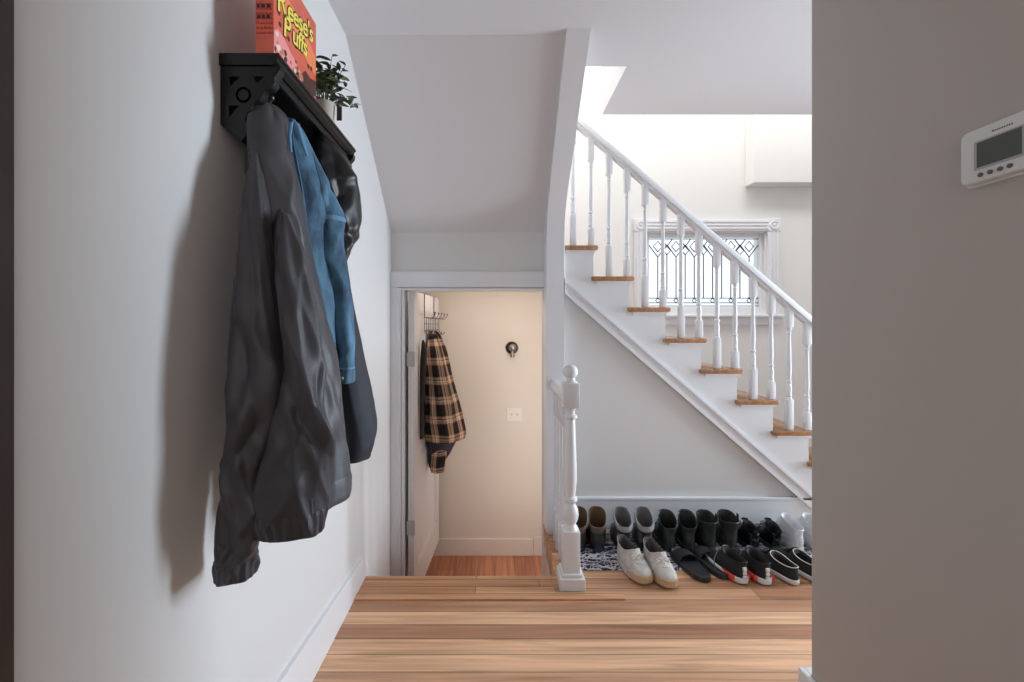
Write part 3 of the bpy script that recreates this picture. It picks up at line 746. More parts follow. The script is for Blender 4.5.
def bracket(y0):
    cu = bpy.data.curves.new('br', 'CURVE'); cu.dimensions = '2D'; cu.fill_mode = 'BOTH'; cu.extrude = .011; cu.bevel_depth = .0015
    def poly(pts):
        s_ = cu.splines.new('POLY'); s_.points.add(len(pts)-1); s_.use_cyclic_u = True
        for p, q in zip(s_.points, pts): p.co = (q[0], q[1], 0, 1)
    px = lambda x, y: ((x-222)/389, -(y-62)/389)
    out = [(222.5, 63), (281, 63), (280, 68), (275, 74), (276, 79), (271, 85), (266, 84), (264, 92), (259, 97), (254, 98), (254, 105), (249, 108), (246, 115), (249, 123), (247, 131), (243, 137), (222.5, 120)]
    poly([px(*p) for p in out])
    for tri in ([(230, 72), (243, 72), (231, 84)], [(252, 72), (267, 72), (259, 80)], [(229.5, 101), (242, 101), (230, 115)]): poly([px(*p) for p in tri])
    for r in (8.6,):
        poly([px(245+r*math.cos(a)*.95, 91+r*math.sin(a)) for a in [2*PI*i/28 for i in range(28)]])
    poly([px(245+5.0*math.cos(a), 91+5.0*math.sin(a)) for a in [2*PI*i/20 for i in range(20)]])
    ob = bpy.data.objects.new('br', cu); me = bpy.data.meshes.new_from_object(ob)
    bm = bmesh.new(); bm.from_mesh(me); bpy.data.objects.remove(ob)
    # thin web closing the back of the cut-outs and holding the inner disc
    M = Matrix(((1, 0, 0, XL+.002), (0, 0, 1, y0+.012), (0, 1, 0, SZT-.0305), (0, 0, 0, 1)))
    bmesh.ops.transform(bm, matrix=M, verts=bm.verts)
    box(bm, XL+.018, XL+.09, y0+.017, y0+.0215, SZT-.15, SZT-.04)
    return lk('bracket', bm, BLACKP, sh_)
bracket(SY0+.004); bracket(SY1-.03)
for yh in HOOKS:
    bm = bmesh.new(); xh = XL+.018; zh = SZT-.10
    lathe(bm, [(.016, 0), (.016, .003), (.01, .006)], xh, yh, zh, n=14, axis='X')
    tube(bm, [(xh, yh, zh), (xh+.03, yh, zh-.01), (xh+.055, yh, zh+.005), (xh+.065, yh, zh+.03)], [.006, .006, .006, .007], 10)
    bmesh.ops.create_uvsphere(bm, u_segments=14, v_segments=10, radius=.012, matrix=Matrix.Translation((xh+.066, yh, zh+.036)))
    tube(bm, [(xh+.002, yh, zh-.008), (xh+.02, yh, zh-.04), (xh+.04, yh, zh-.045), (xh+.045, yh, zh-.03)], .005, 8)
    lk('coat_hook', bm, mat('hook_metal', (70, 68, 66), .25, .8), sh_, True)

# ------------------------------------------------------------ cereal box
bxX1 = -.575; by0, by1 = sY(385), sY(311); bh = .270
cb_ = thing('cereal_box', 'orange cereal box with yellow lettering standing on the black shelf', 'cereal box', (bxX1-.024, (by0+by1)/2, SZT+.0003), math.radians(0))
bw = by1-by0; bt = .048
ORA = mat('carton_orange', (216, 98, 72), .45, var=.14, vscale=22, coat=.2)
bm = bmesh.new(); box(bm, -bt/2, bt/2, -bw/2, bw/2, 0, bh, bev=.0015); carton = link('carton', bm, ORA, cb_)
fx_ = bt/2 + .0004
def face_poly(name, pts, m_, lift=0):
    bm = bmesh.new(); prism(bm, [(u_*bw-bw/2, v_) for u_, v_ in pts], fx_+lift, fx_+lift+.0003, 'X'); return link(name, bm, m_, cb_)
YEL = mat('print_yellow', (244, 222, 92), .45); PBLK = mat('print_black', (34, 22, 20), .45); PINK = mat('print_pink', (238, 150, 150), .45); PBR = mat('print_brown', (70, 38, 26), .45); TANP = mat('print_tan', (196, 128, 84), .45)
MILK = mat('print_cream', (240, 214, 200), .45); PRED = mat('print_red', (186, 46, 40), .45); PORB = mat('print_orange_light', (240, 138, 84), .45)
def txt(s, u_, v_, size, rot, name, m_, off=0, lift=.0006, shear=.25, face='front', sx=1.0):
    cu = bpy.data.curves.new('t', 'FONT'); cu.body = s; cu.size = size; cu.offset = off; cu.shear = shear; cu.extrude = .0001; cu.space_character = .95
    ob = bpy.data.objects.new('t', cu); me = bpy.data.meshes.new_from_object(ob); bpy.data.objects.remove(ob)
    bm = bmesh.new(); bm.from_mesh(me)
    if face == 'front': M = Matrix(((0, 0, 1, fx_+lift), (sx, 0, 0, u_*bw-bw/2), (0, 1, 0, v_), (0, 0, 0, 1)))
    else: M = Matrix(((1, 0, 0, u_), (0, 0, -1, -bw/2-.0004-lift), (0, 1, 0, v_), (0, 0, 0, 1)))
    bmesh.ops.transform(bm, matrix=M @ Matrix.Rotation(rot, 4, 'Z'), verts=bm.verts)
    return link(name, bm, m_, cb_)
face_poly('glow_print', [(.02, .16), (.5, .12), (.98, .10), (.98, .16), (.6, .2), (.02, .22)], PORB, -.0002)
for s_, u_, v_, sz, sx, rot_ in (("R", .05, .136, .098, .92, 13), ("eese's", .27, .155, .074, 1.0, 13), ("P", .18, .092, .086, .95, 10), ("uffs", .375, .106, .074, 1.0, 10)):
    txt(s_, u_, v_, sz, math.radians(rot_), 'lettering_outline', PBLK, .0050, .0003, sx=sx)
    txt(s_, u_, v_, sz, math.radians(rot_), 'lettering', YEL, .0012, .0012, sx=sx)
# bowl, milk splash and puffs in the lower part of the panel
face_poly('splash_print', [(.0, .0), (.0, .07), (.08, .088), (.2, .085), (.35, .07), (.5, .058), (.62, .045), (.66, 0)], PINK)
face_poly('dark_print', [(.62, .0), (.60, .05), (.7, .075), (.82, .07), (.99, .085), (.99, 0)], PBR)
face_poly('edge_print', [(.93, .0), (.88, .012), (.93, .03), (.99, .036), (.99, 0)], mat('print_magenta', (226, 90, 120), .45), .0003)
bm = bmesh.new(); rnd = random.Random(4)
for i in range(46):
    u_ = rnd.uniform(.03, .62); v_ = rnd.uniform(.004, .078*(1-.35*u_)); r_ = rnd.uniform(.005, .0085)
    lathe(bm, [(r_, fx_+.0003), (r_*.9, fx_+.0009+.00002*i)], 0, u_*bw-bw/2, v_, n=10, axis='X', mi=rnd.choice((0, 0, 1, 2)))
link('puff_print', bm, [TANP, PBR, MILK], cb_)
bm = bmesh.new()
for u_, v_ in ((.10, .135), (.12, .107), (.3, .10), (.86, .105), (.78, .1)):
    lathe(bm, [(.007, fx_+.0001), (.0065, fx_+.0009)], 0, u_*bw-bw/2, v_, n=10, axis='X')
tag(link('flying_puff_print', bm, PBR, cb_), kind='stuff')
# side panel print: dark blocks of fine print
bm = bmesh.new()
def side(x0, x1, z0, z1): box(bm, x0, x1, -bw/2-.0007, -bw/2-.0002, z0, z1)
rnd = random.Random(9)
for row in range(15):
    z = .235-row*.0125; x = -.021
    if 6 < row < 8: continue
    while x < .02:
        w_ = rnd.uniform(.003, .009); side(x, min(x+w_, .0225), z, z+rnd.uniform(.004, .008)); x += w_+.002
link('side_print', bm, PRED, cb_)
bm = bmesh.new(); rnd = random.Random(10)
for zz in (.10, .128, .156, .172, .2):
    x = -.019
    while x < .016:
        w_ = rnd.uniform(.006, .011); box(bm, x, min(x+w_, .02), -bw/2-.001, -bw/2-.0002, zz, zz+.009); x += w_+.004
link('side_heading', bm, PBLK, cb_)

# ------------------------------------------------------------ plant
ppos = Vector((sX(325, 285), sY(285), SZT+.0003))
pl = thing('potted_plant', 'small green leafy plant in a pale pot on the black shelf', 'potted plant', ppos)
bm = bmesh.new(); lathe(bm, [(.028, 0), (.032, .004), (.036, .07), (.037, .078), (.033, .078), (.031, .06), (.002, .058)], n=28); link('pot', bm, mat('pale_pot', (196, 190, 180), .6, bump=.2, bscale=30), pl, True)
bm = bmesh.new(); lv = bmesh.new(); rnd = random.Random(12)
def leaf(bm, p, d, ln, wd, mi=0):
    d = d.normalized(); side_ = d.cross(Vector((rnd.uniform(-.4, .4), rnd.uniform(-.4, .4), 1))).normalized(); up_ = side_.cross(d)
    A = []
    for t, w_ in ((0, .08), (.2, .7), (.45, 1), (.7, .75), (.9, .3), (1, .02)):
        c = p + d*(ln*t) - up_*(ln*.22*t*t)
        A.append([bm.verts.new(c - side_*wd*w_ + up_*wd*.25*w_), bm.verts.new(c), bm.verts.new(c + side_*wd*w_ + up_*wd*.25*w_)])
    for a, b in zip(A, A[1:]):
        for k in (0, 1): bm.faces.new([a[k], a[k+1], b[k+1], b[k]]).material_index = mi
for i in range(24):
    a = rnd.uniform(-.6*PI, .6*PI) if i % 3 else rnd.uniform(0, 2*PI); lean = rnd.uniform(.15, 1)
    end = Vector((math.cos(a)*.10*lean+.012, math.sin(a)*.12*lean-.01, .078+rnd.uniform(.10, .235)*(1.12-lean*.8)-.035*lean*lean))
    if end.x + ppos.x < XL+.025: end.x = XL+.025-ppos.x
    st0 = Vector((math.cos(a)*.012, math.sin(a)*.012, .058)); midp = st0.lerp(end, .45) + Vector((0, 0, .035))
    tube(bm, [st0, midp, end], [.0016, .0014, .001], 5)
    for j in range(8):
        t = .3+.7*j/7; p = st0.lerp(midp, t*2) if t < .5 else midp.lerp(end, t*2-1)
        b_ = a + j*2.4; d = Vector((math.cos(b_), math.sin(b_), rnd.uniform(-.2, .7)))
        leaf(lv, p, d, rnd.uniform(.032, .046), rnd.uniform(.0062, .009), rnd.choice((0, 0, 1)))
link('stems', bm, mat('stem_green', (58, 66, 40), .6), pl, True)
lo = link('foliage', lv, [mat('leaf_dark', (44, 58, 38), .42), mat('leaf_light', (96, 108, 72), .45)], pl, True)
for v in lo.data.vertices:
    if v.co.x + ppos.x < XL+.008: v.co.x = XL+.008-ppos.x
bm = bmesh.new(); tx = sX(339.5, 285)-ppos.x
box(bm, tx-.009, tx+.009, -.004, .0, .020, .070, bev=.001); tube(bm, [(tx, -.002, .07), (tx-.004, 0, .10), (.012, 0, .14)], .0012, 5)
tg = link('tag', bm, mat('dark_tag', (58, 54, 52), .5), pl); tg['label'] = 'dark grey card tag'

# ------------------------------------------------------------ thermostat
th = thing('thermostat', 'white wall thermostat with grey screen on the right wall', 'thermostat', (XR, .885, H+.378))
PLAS = mat('thermostat_plastic', (222, 222, 218), .4)
def tb(name, x, y0, y1, z0, z1, d, m_, bev, r=0):
    bm = bmesh.new(); box(bm, XR-x-d, XR-x, y0, y1, H+z0, H+z1)
    if r: bmesh.ops.bevel(bm, geom=[e for e in bm.edges if abs((e.verts[0].co-e.verts[1].co).x) > d*.9], offset=r, segments=6, affect='EDGES', profile=.5)
    if bev: bmesh.ops.bevel(bm, geom=[e for e in bm.edges if len(e.link_faces) == 2 and all(v.co.x < XR-x-d+1e-5 for v in e.verts)], offset=bev, segments=3, affect='EDGES', profile=.5)
    return lk(name, bm, m_, th, True)
tb('back_plate', .0005, .803, .972, .312, .44, .006, PLAS, .001, .012)
tb('casing', .0065, .806, .968, .316, .437, .020, PLAS, .006, .016)
tb('screen_bezel', .0265, .846, .938, .343, .407, .0015, mat('bezel_grey', (170, 172, 170), .4), .0005, .003)
tb('screen', .028, .852, .9315, .348, .403, .0008, mat('lcd', (74, 78, 70), .3), 0)
for yy in (.9255, .9075, .8895, .8725):
    bm = bmesh.new(); lathe(bm, [(.0048, -.0265), (.0048, -.029), (.0038, -.030), (.001, -.0302)], XR, yy, H+.331, n=16, axis='X'); lk('button', bm, mat('button_grey', (96, 92, 90), .45), th, True)
bm = bmesh.new()
for i in range(9): box(bm, XR-.0268, XR-.0264, .868+i*.0042, .868+i*.0042+.003, H+.4155, H+.4155+(.0045 if i == 8 else .0032))
lk('printed_mark', bm, mat('mark_grey', (90, 90, 88), .5), th)

# ------------------------------------------------------------ mat under the shoes
mm, nt, b = newmat('mat_pattern'); N = nt.nodes.new; L = nt.links.new
tc = N('ShaderNodeTexCoord'); nz1 = N('ShaderNodeTexNoise'); nz1.inputs['Scale'].default_value = 13; nz1.inputs['Detail'].default_value = 1; L(tc.outputs['Object'], nz1.inputs['Vector'])
mxv = N('ShaderNodeMixRGB'); mxv.inputs['Fac'].default_value = .09; L(tc.outputs['Object'], mxv.inputs['Color1']); L(nz1.outputs['Color'], mxv.inputs['Color2'])
vo = N('ShaderNodeTexVoronoi'); vo.feature = 'DISTANCE_TO_EDGE'; vo.inputs['Scale'].default_value = 30; L(mxv.outputs['Color'], vo.inputs['Vector'])
wv = N('ShaderNodeTexWave'); wv.wave_type = 'RINGS'; wv.inputs['Scale'].default_value = 8; wv.inputs['Distortion'].default_value = 9; wv.inputs['Detail'].default_value = 1; L(mxv.outputs['Color'], wv.inputs['Vector'])
r1 = N('ShaderNodeValToRGB'); r1.color_ramp.interpolation = 'CONSTANT'; r1.color_ramp.elements[0].color = (1, 1, 1, 1); r1.color_ramp.elements[1].position = .065; r1.color_ramp.elements[1].color = (0, 0, 0, 1)
L(vo.outputs['Distance'], r1.inputs['Fac'])
r2 = N('ShaderNodeValToRGB'); r2.color_ramp.interpolation = 'CONSTANT'; r2.color_ramp.elements[0].color = (0, 0, 0, 1); r2.color_ramp.elements[1].position = .86; r2.color_ramp.elements[1].color = (1, 1, 1, 1)
L(wv.outputs['Fac'], r2.inputs['Fac'])
mxx = N('ShaderNodeMixRGB'); mxx.blend_type = 'LIGHTEN'; mxx.inputs['Fac'].default_value = 1; L(r1.outputs['Color'], mxx.inputs['Color1']); L(r2.outputs['Color'], mxx.inputs['Color2'])
mc = N('ShaderNodeMixRGB'); mc.inputs['Color1'].default_value = srgb(44, 44, 62); mc.inputs['Color2'].default_value = srgb(206, 204, 208); L(mxx.outputs['Color'], mc.inputs['Fac'])
L(mc.outputs['Color'], b.inputs['Base Color']); b.inputs['Roughness'].default_value = .9
bm = bmesh.new(); box(bm, .452, 1.95, sY(182), Y_ST-.03, .0003, .006, bev=.002)
tag(link('doormat', bm, mm), 'navy and white patterned mat lying under the shoes', 'mat')

# ------------------------------------------------------------ shoes
def outline(yb, yf, w, z, L, heel=.78, tilt=0, dip=0, n=40, e=.85, bend=0, grow=0):
    c = (yb+yf)/2; l = (yf-yb)/2+grow; out = []
    for k in range(n):
        a = 2*PI*k/n; sn, cs = math.sin(a), math.cos(a)
        y = c + l*math.copysign(abs(sn)**e, sn); x = (w+grow)*math.copysign(abs(cs)**e, cs)
        t = max(0, min(1, y/L)); hw = lerp(heel, 1, sstep(.15, .62, t)); x *= hw if (yf-yb) > .55*L else lerp(hw, .92, sstep(.55, .4, (yf-yb)/L))
        x += bend*math.sin(PI*t)*.5 - bend*t*t*.6
        rel = (y-c)/max(l, .001)
        out.append(Vector((x, y, z + tilt*rel + dip*(rel*rel-.35))))
    return out
def shoe(name, label, cat, group, heel_px, toe_dir, levels, mats, sole_h=.03, L=.285, sole_w=.05, heel=.78, tilt=0, dip=0, bend=0, sole_grow=.003, z0=.0, rim=.005, extra=None, welt=None, toe_spring=.0, in_z=.05, m=26, sole_split=None, ws=1.08, e=.78):
    pos = heel_px if isinstance(heel_px, Vector) else FL(*heel_px)
    pos = pos.copy(); pos.z = z0
    root = thing(name, label, cat, pos, math.radians(toe_dir), group)
    levels = [(z, a, b_, w_*ws) for z, a, b_, w_ in levels]; sole_w *= ws
    Lv = catmull(levels, m)
    zt = levels[-1][0]; zs = levels[0][0]
    def rng(i, shrink=0, dz=0):
        z, yb, yf, w = Lv[i]; f = sstep(.45, 1, (z-zs)/(zt-zs))
        return outline(yb+shrink, yf-shrink, w-shrink, z+dz, L, heel, tilt*f, dip*f, bend=bend, e=e)
    rings = [rng(i) for i in range(m)]
    top = rng(m-1, rim*.5, .002)
    # sole
    bm = bmesh.new(); so = lambda g, z: outline(.0, L, sole_w, z, L, heel, bend=bend, grow=g, e=e)
    def spring(r):
        return [Vector((p.x, p.y, p.z + toe_spring*sstep(.72, 1.02, p.y/L)*(1 if p.z < sole_h*.7 else .6))) for p in r]
    rings_mesh(bm, [spring(so(-.006, 0)), spring(so(sole_grow-.001, .004)), spring(so(sole_grow+.001, sole_h*.5)), spring(so(sole_grow, sole_h-.003)), spring(so(-.001, sole_h)), spring(so(-.006, sole_h))])
    link('sole', bm, mats['sole'], root, True)
    if welt:
        bm = bmesh.new(); rings_mesh(bm, [so(sole_grow+.0035, sole_h-.003), so(sole_grow+.004, sole_h+.001), so(sole_grow-.001, sole_h+.003)]); link('welt', bm, welt, root, True)
    if sole_split:   # lower part of the upper is another material (rubber shell)
        zz, m2 = sole_split; cut = max(i for i in range(m) if Lv[i][0] <= zz)
        bm = bmesh.new(); rings_mesh(bm, [[p + Vector((0, 0, 0)) for p in outline(Lv[i][1]-.003, Lv[i][2]+.003, Lv[i][3]+.003, Lv[i][0], L, heel, bend=bend, e=e)] for i in range(cut+1)] + [rng(cut, -.0005)], True, False); link('rubber_shell', bm, m2, root, True)
    bm = bmesh.new(); rings_mesh(bm, rings+[top], True, False); link('upper', bm, mats['upper'], root, True)
    inner = [top, rng(m-1, rim*1.6, -.004)] + [[Vector((p.x*.9, lerp(p.y, (Lv[-1][1]+Lv[-1][2])/2, .06), lerp(p.z, in_z, t))) for p in rng(m-1, rim*1.8)] for t in (.25, .6, 1)]
    bm = bmesh.new(); rings_mesh(bm, inner, False, True); link('lining', bm, mats.get('lining', mats['upper']), root, True)
    def front(z):
        for i in range(m-1):
            if Lv[i][0] <= z <= Lv[i+1][0]:
                f = (z-Lv[i][0])/max(1e-6, Lv[i+1][0]-Lv[i][0]); return lerp(Lv[i][2], Lv[i+1][2], f)
        return Lv[-1][2]
    root['_f'] = 0; del root['_f']
    if extra: extra(root, front, Lv, L)
    return root
def laces(col, zs, hw=.02, r=.0032, ends=True):
    def f(root, front, Lv, L):
        bm = bmesh.new()
        for i, z in enumerate(zs):
            y = front(z); x = hw*(1 if i % 2 else -1)
            tube(bm, [(-hw, y-.012, z+.002), (-hw*.4, y-.0005, z+.0045), (hw*.4, y-.0005, z+.0045), (hw, y-.012, z+.002)], r, 6)
            if i+1 < len(zs):
                y2 = front(zs[i+1]); tube(bm, [(-x, y-.010, z+.003), (0, (y+y2)/2+.001, (z+zs[i+1])/2+.005), (x, y2-.010, zs[i+1]+.003)], r, 6)
        if ends:
            z = zs[-1]; y = front(z)
            for s_ in (-1, 1):
                tube(bm, [(0, y+.002, z+.004), (s_*.02, y+.006, z+.014), (s_*.036, y+.008, z+.006), (s_*.03, y+.006, z-.004), (s_*.004, y+.004, z+.003)], r*.8, 6)
                tube(bm, [(0, y+.002, z+.004), (s_*.03, y+.012, z-.004), (s_*.058, y+.006, max(.01, z-.045)), (s_*.066, y-.005, max(.006, z-.075))], r*.8, 6)
        link('laces', bm, col, root, True)
    return f
def both(*fs):
    def f(*a):
        for g in fs: g(*a)
    return f
def tabs(col, at='sides', h=.03, w=.010):
    def f(root, front, Lv, L):
        z, yb, yf, wd = Lv[-1]; c = (yb+yf)/2
        for s_ in ((-1, 1) if at == 'sides' else (-1,)):
            bm = bmesh.new()
            if at == 'sides':
                x = s_*(wd*.84); tube_pts = [(x, c, z-.012), (x+s_*.004, c, z+h*.6), (x+s_*.005, c, z+h)]
                prism(bm, [(c-w, z-.02), (c+w, z-.02), (c+w*.8, z+h), (c-w*.8, z+h)], x-.002, x+.003, 'X')
            else:
                prism(bm, [(-w, z-.03), (w, z-.03), (w*.8, z+h), (-w*.8, z+h)], yb-.006, yb-.001, 'Y')
            link('pull_tab', bm, col, root)
    return f
def tongue(col, h=.03, w=.026, lean=.02):
    def f(root, front, Lv, L):
        z, yb, yf, wd = Lv[-1]; bm = bmesh.new()
        R = []
        for t in (0, .3, .6, .85, 1):
            zz = lerp(z-.03, z+h, t); yy = lerp(front(z-.03)-.006, yf-.012+lean*t, t); ww = w*(1-.25*t*t)
            R.append([(ww*a, yy - .010*abs(a)**2 + o, zz) for a, o in ((-1, 0), (-.5, .002), (0, .003), (.5, .002), (1, 0), (.5, -.004), (0, -.005), (-.5, -.004))])
        rings_mesh(bm, R); link('tongue', bm, col, root, True)
    return f
def heel_blocks(root, front, Lv, L):
    WB = mat('white_plug', (226, 226, 224), .4); RB = mat('red_plug', (222, 72, 62), .45)
    bm = bmesh.new()
    for z0_, z1_ in ((.034, .046), (.05, .064), (.068, .088)): box(bm, -.010, .010, -.0075, .004, z0_, z1_, bev=.003)
    link('heel_stripe', bm, WB, root)
    for s_ in (-1, 1):
        bm = bmesh.new(); box(bm, s_*.0455-.009, s_*.0455+.009, .022, .10, .008, .032, bev=.003)
        o = link('sole_plug', bm, RB, root); o['label'] = 'red block set in the sole'
LEA = mat('black_leather', (34, 35, 36), .38, bump=.25, bscale=60); LEAG = mat('greenblack_leather', (40, 44, 42), .42, bump=.3, bscale=45, var=.2, vscale=20)
RUB = mat('black_rubber', (26, 29, 32), .4); RUBN = mat('bluish_rubber', (34, 44, 50), .36)
BRN = mat('taupe_leather', (112, 92, 80), .6, bump=.25, bscale=60, var=.15, vscale=15); TANL = mat('tan_lining', (92, 66, 42), .75)
GREYL = mat('grey_felt', (150, 148, 148), .85, bump=.2, bscale=90); LIN_D = mat('dark_lining', (40, 36, 36), .85)
CREAMK = mat('cream_knit', (194, 187, 181), .85, bump=.5, bscale=140, var=.1, vscale=30); GUMS = mat('gum_sole', (196, 160, 112), .4)
WHITEL = mat('white_leather', (220, 221, 224), .45, bump=.15, bscale=40); WSOLE = mat('white_sole', (216, 214, 210), .5)
BKN = mat('black_knit', (28, 28, 30), .8, bump=.3, bscale=120); GRYK = mat('grey_knit', (124, 128, 138), .8)
PAT = mat('patent_black', (24, 25, 27), .16); LAC_W = mat('lace_white', (214, 208, 200), .8); LAC_B = mat('lace_black', (24, 24, 26), .7)
HY = 2.475   # heel line of the back row
def bk(px, y=HY):
    s = F/y; return Vector((sX(px, s-2), y, 0))
boot = [(.026, .004, .27, .05), (.05, .001, .272, .051), (.07, .001, .255, .05), (.085, .003, .21, .05), (.10, .006, .16, .05), (.125, .006, .138, .05), (.155, .003, .13, .052), (.185, -.004, .13, .056)]
z_ = .0062
G1 = 'shoes along the back row'; G2 = 'shoes along the front row'
shoe('boot', 'taupe leather and black rubber boot half hidden behind the white newel post', 'boot', G1, bk(578), -9, boot, dict(sole=RUBN, upper=BRN, lining=TANL), tilt=.036, sole_split=(.118, RUBN), z0=z_, sole_h=.027, extra=both(laces(LAC_B, [.09, .105, .12], ends=False), tongue(BRN, .01)))
shoe('boot', 'taupe leather and black rubber boot with tan lining, beside the newel post', 'boot', G1, bk(596.5), -11, boot, dict(sole=RUBN, upper=BRN, lining=TANL), tilt=.036, sole_split=(.118, RUBN), z0=z_, sole_h=.027, extra=both(laces(LAC_B, [.09, .105, .12], ends=False), tongue(BRN, .01)))
high = [(.028, .004, .27, .049), (.05, .0, .272, .05), (.068, .0, .25, .048), (.082, .002, .205, .049), (.10, .004, .16, .048), (.13, .002, .138, .048), (.16, -.002, .132, .052), (.18, -.006, .132, .055)]
def collar(col, hh=.028):
    def f(root, front, Lv, L):
        z, yb, yf, w_ = Lv[-1]; bm = bmesh.new(); R = []
        for g, dz in ((.001, -hh), (.006, -hh*.8), (.007, -.008), (.004, .004), (-.004, .005), (-.006, -.004), (-.003, -hh)):
            R.append(outline(yb, yf, w_, z+dz, L, .78, root.get('t', .03), root.get('d', .0), grow=g))
        rings_mesh(bm, R, False, False); bmesh.ops.recalc_face_normals(bm, faces=bm.faces); o = link('collar', bm, col, root, True)
    return f
shoe('high_top', 'black high top with padded grey collar, left one of its pair', 'high top shoe', G1, bk(623.5, 2.475), -6, high, dict(sole=RUB, upper=LEA, lining=mat('felt_inside', (96, 94, 95), .9)), tilt=.03, dip=.012, z0=z_, extra=both(collar(GREYL), tongue(GREYL, .022), laces(LAC_B, [.085, .105, .125], ends=False)))
shoe('high_top', 'black high top with padded grey collar, right one of its pair, near the wall', 'high top shoe', G1, bk(644.5, 2.475), -10, high, dict(sole=RUBN, upper=LEA, lining=MATS['felt_inside']), tilt=.03, dip=.012, z0=z_, extra=both(collar(GREYL), tongue(GREYL, .026), laces(LAC_B, [.085, .105, .125], ends=False)))
chuk = [(.026, .003, .27, .05), (.05, .0, .272, .05), (.066, .0, .25, .048), (.08, .003, .2, .049), (.10, .006, .155, .049), (.13, .006, .135, .05), (.155, .004, .128, .051), (.172, .001, .128, .053)]
shoe('ankle_boot', 'black matte ankle boot with pale insole patch, left one of the laced pair', 'ankle boot', G1, bk(668.5, 2.475), -7, chuk, dict(sole=RUB, upper=LEAG, lining=LEA), tilt=.032, z0=z_, welt=RUB, extra=both(tongue(LEA, .012), laces(LAC_B, [.085, .105, .125, .145])))
shoe('ankle_boot', 'black matte ankle boot next to the pull-tab boots, right one of the laced pair', 'ankle boot', G1, bk(687.5, 2.475), -12, chuk, dict(sole=RUB, upper=LEAG, lining=LEA), tilt=.032, z0=z_, welt=RUB, extra=both(tongue(LEA, .012), laces(LAC_B, [.085, .105, .125, .145])))
chel = [(.028, .003, .272, .05), (.05, .0, .274, .05), (.068, .0, .25, .048), (.084, .003, .205, .05), (.105, .007, .158, .05), (.14, .006, .135, .052), (.165, .002, .13, .055), (.18, -.003, .132, .058)]
shoe('pull_on_boot', 'dark green-black pull-on boot, left one of the pair with tall collars', 'boot', G1, bk(708.5, 2.475), -7, chel, dict(sole=RUB, upper=LEAG, lining=LIN_D), tilt=.012, dip=.012, z0=z_, extra=tabs(LEA, 'sides', .024, .016))
shoe('pull_on_boot', 'dark green-black pull-on boot with upright pull tabs, right one of the pair', 'boot', G1, bk(729, 2.475), -11, chel, dict(sole=RUB, upper=LEAG, lining=LIN_D), tilt=.012, dip=.014, z0=z_, extra=tabs(LEA, 'sides', .028, .016))
low = [(.026, .002, .27, .049), (.045, -.001, .272, .05), (.06, .0, .25, .047), (.072, .003, .205, .044), (.085, .006, .165, .041), (.10, .006, .15, .038), (.118, .002, .142, .038)]
shoe('shiny_shoe', 'glossy black shoe, left one of the pair beside the tall pull-on boots', 'shoe', G1, bk(752.5, 2.475), -7, low, dict(sole=RUBN, upper=PAT, lining=LEA), ws=1.18, tilt=.016, z0=z_, extra=both(tongue(PAT, .024), laces(LAC_B, [.075, .09, .105]), tabs(PAT, 'back', .012)))
shoe('shiny_shoe', 'glossy black shoe beside the white high tops', 'shoe', G1, bk(775.5, 2.475), -10, low, dict(sole=RUBN, upper=PAT, lining=LEA), ws=1.18, tilt=.016, z0=z_, extra=both(tongue(PAT, .024), laces(LAC_B, [.075, .09, .105]), tabs(PAT, 'back', .012)))
whigh = [(.03, .003, .272, .05), (.05, .0, .274, .05), (.07, .0, .25, .048), (.085, .003, .205, .046), (.105, .006, .17, .043), (.13, .004, .15, .042), (.15, .0, .145, .044)]
def ridges(col):
    def f(root, front, Lv, L):
        for zz in (.055, .085, .115):
            bm = bmesh.new(); i = min(range(len(Lv)), key=lambda k: abs(Lv[k][0]-zz)); z, yb, yf, w_ = Lv[i]
            R = [outline(yb, yf, w_, z+dz, L, .78, grow=g) for g, dz in ((-.002, -.008), (.001, -.006), (.0015, .004), (-.002, .006))]
            rings_mesh(bm, R, False, False); link('overlay', bm, col, root, True)
    return f
shoe('white_high_top', 'white leather high top sneaker whose heel shows beside the glossy black shoe', 'sneaker', G1, bk(797.5, 2.475), -1, whigh, dict(sole=WSOLE, upper=WHITEL, lining=WHITEL), tilt=.02, z0=z_, extra=both(tongue(WHITEL, .02), laces(LAC_W, [.085, .105, .125]), ridges(WHITEL)))
shoe('white_high_top', 'white leather high top sneaker mostly hidden by the right wall edge', 'sneaker', G1, bk(818, 2.475), -5, whigh, dict(sole=WSOLE, upper=WHITEL, lining=WHITEL), tilt=.02, z0=z_, extra=both(tongue(WHITEL, .02), laces(LAC_W, [.085, .105, .125]), ridges(WHITEL)))
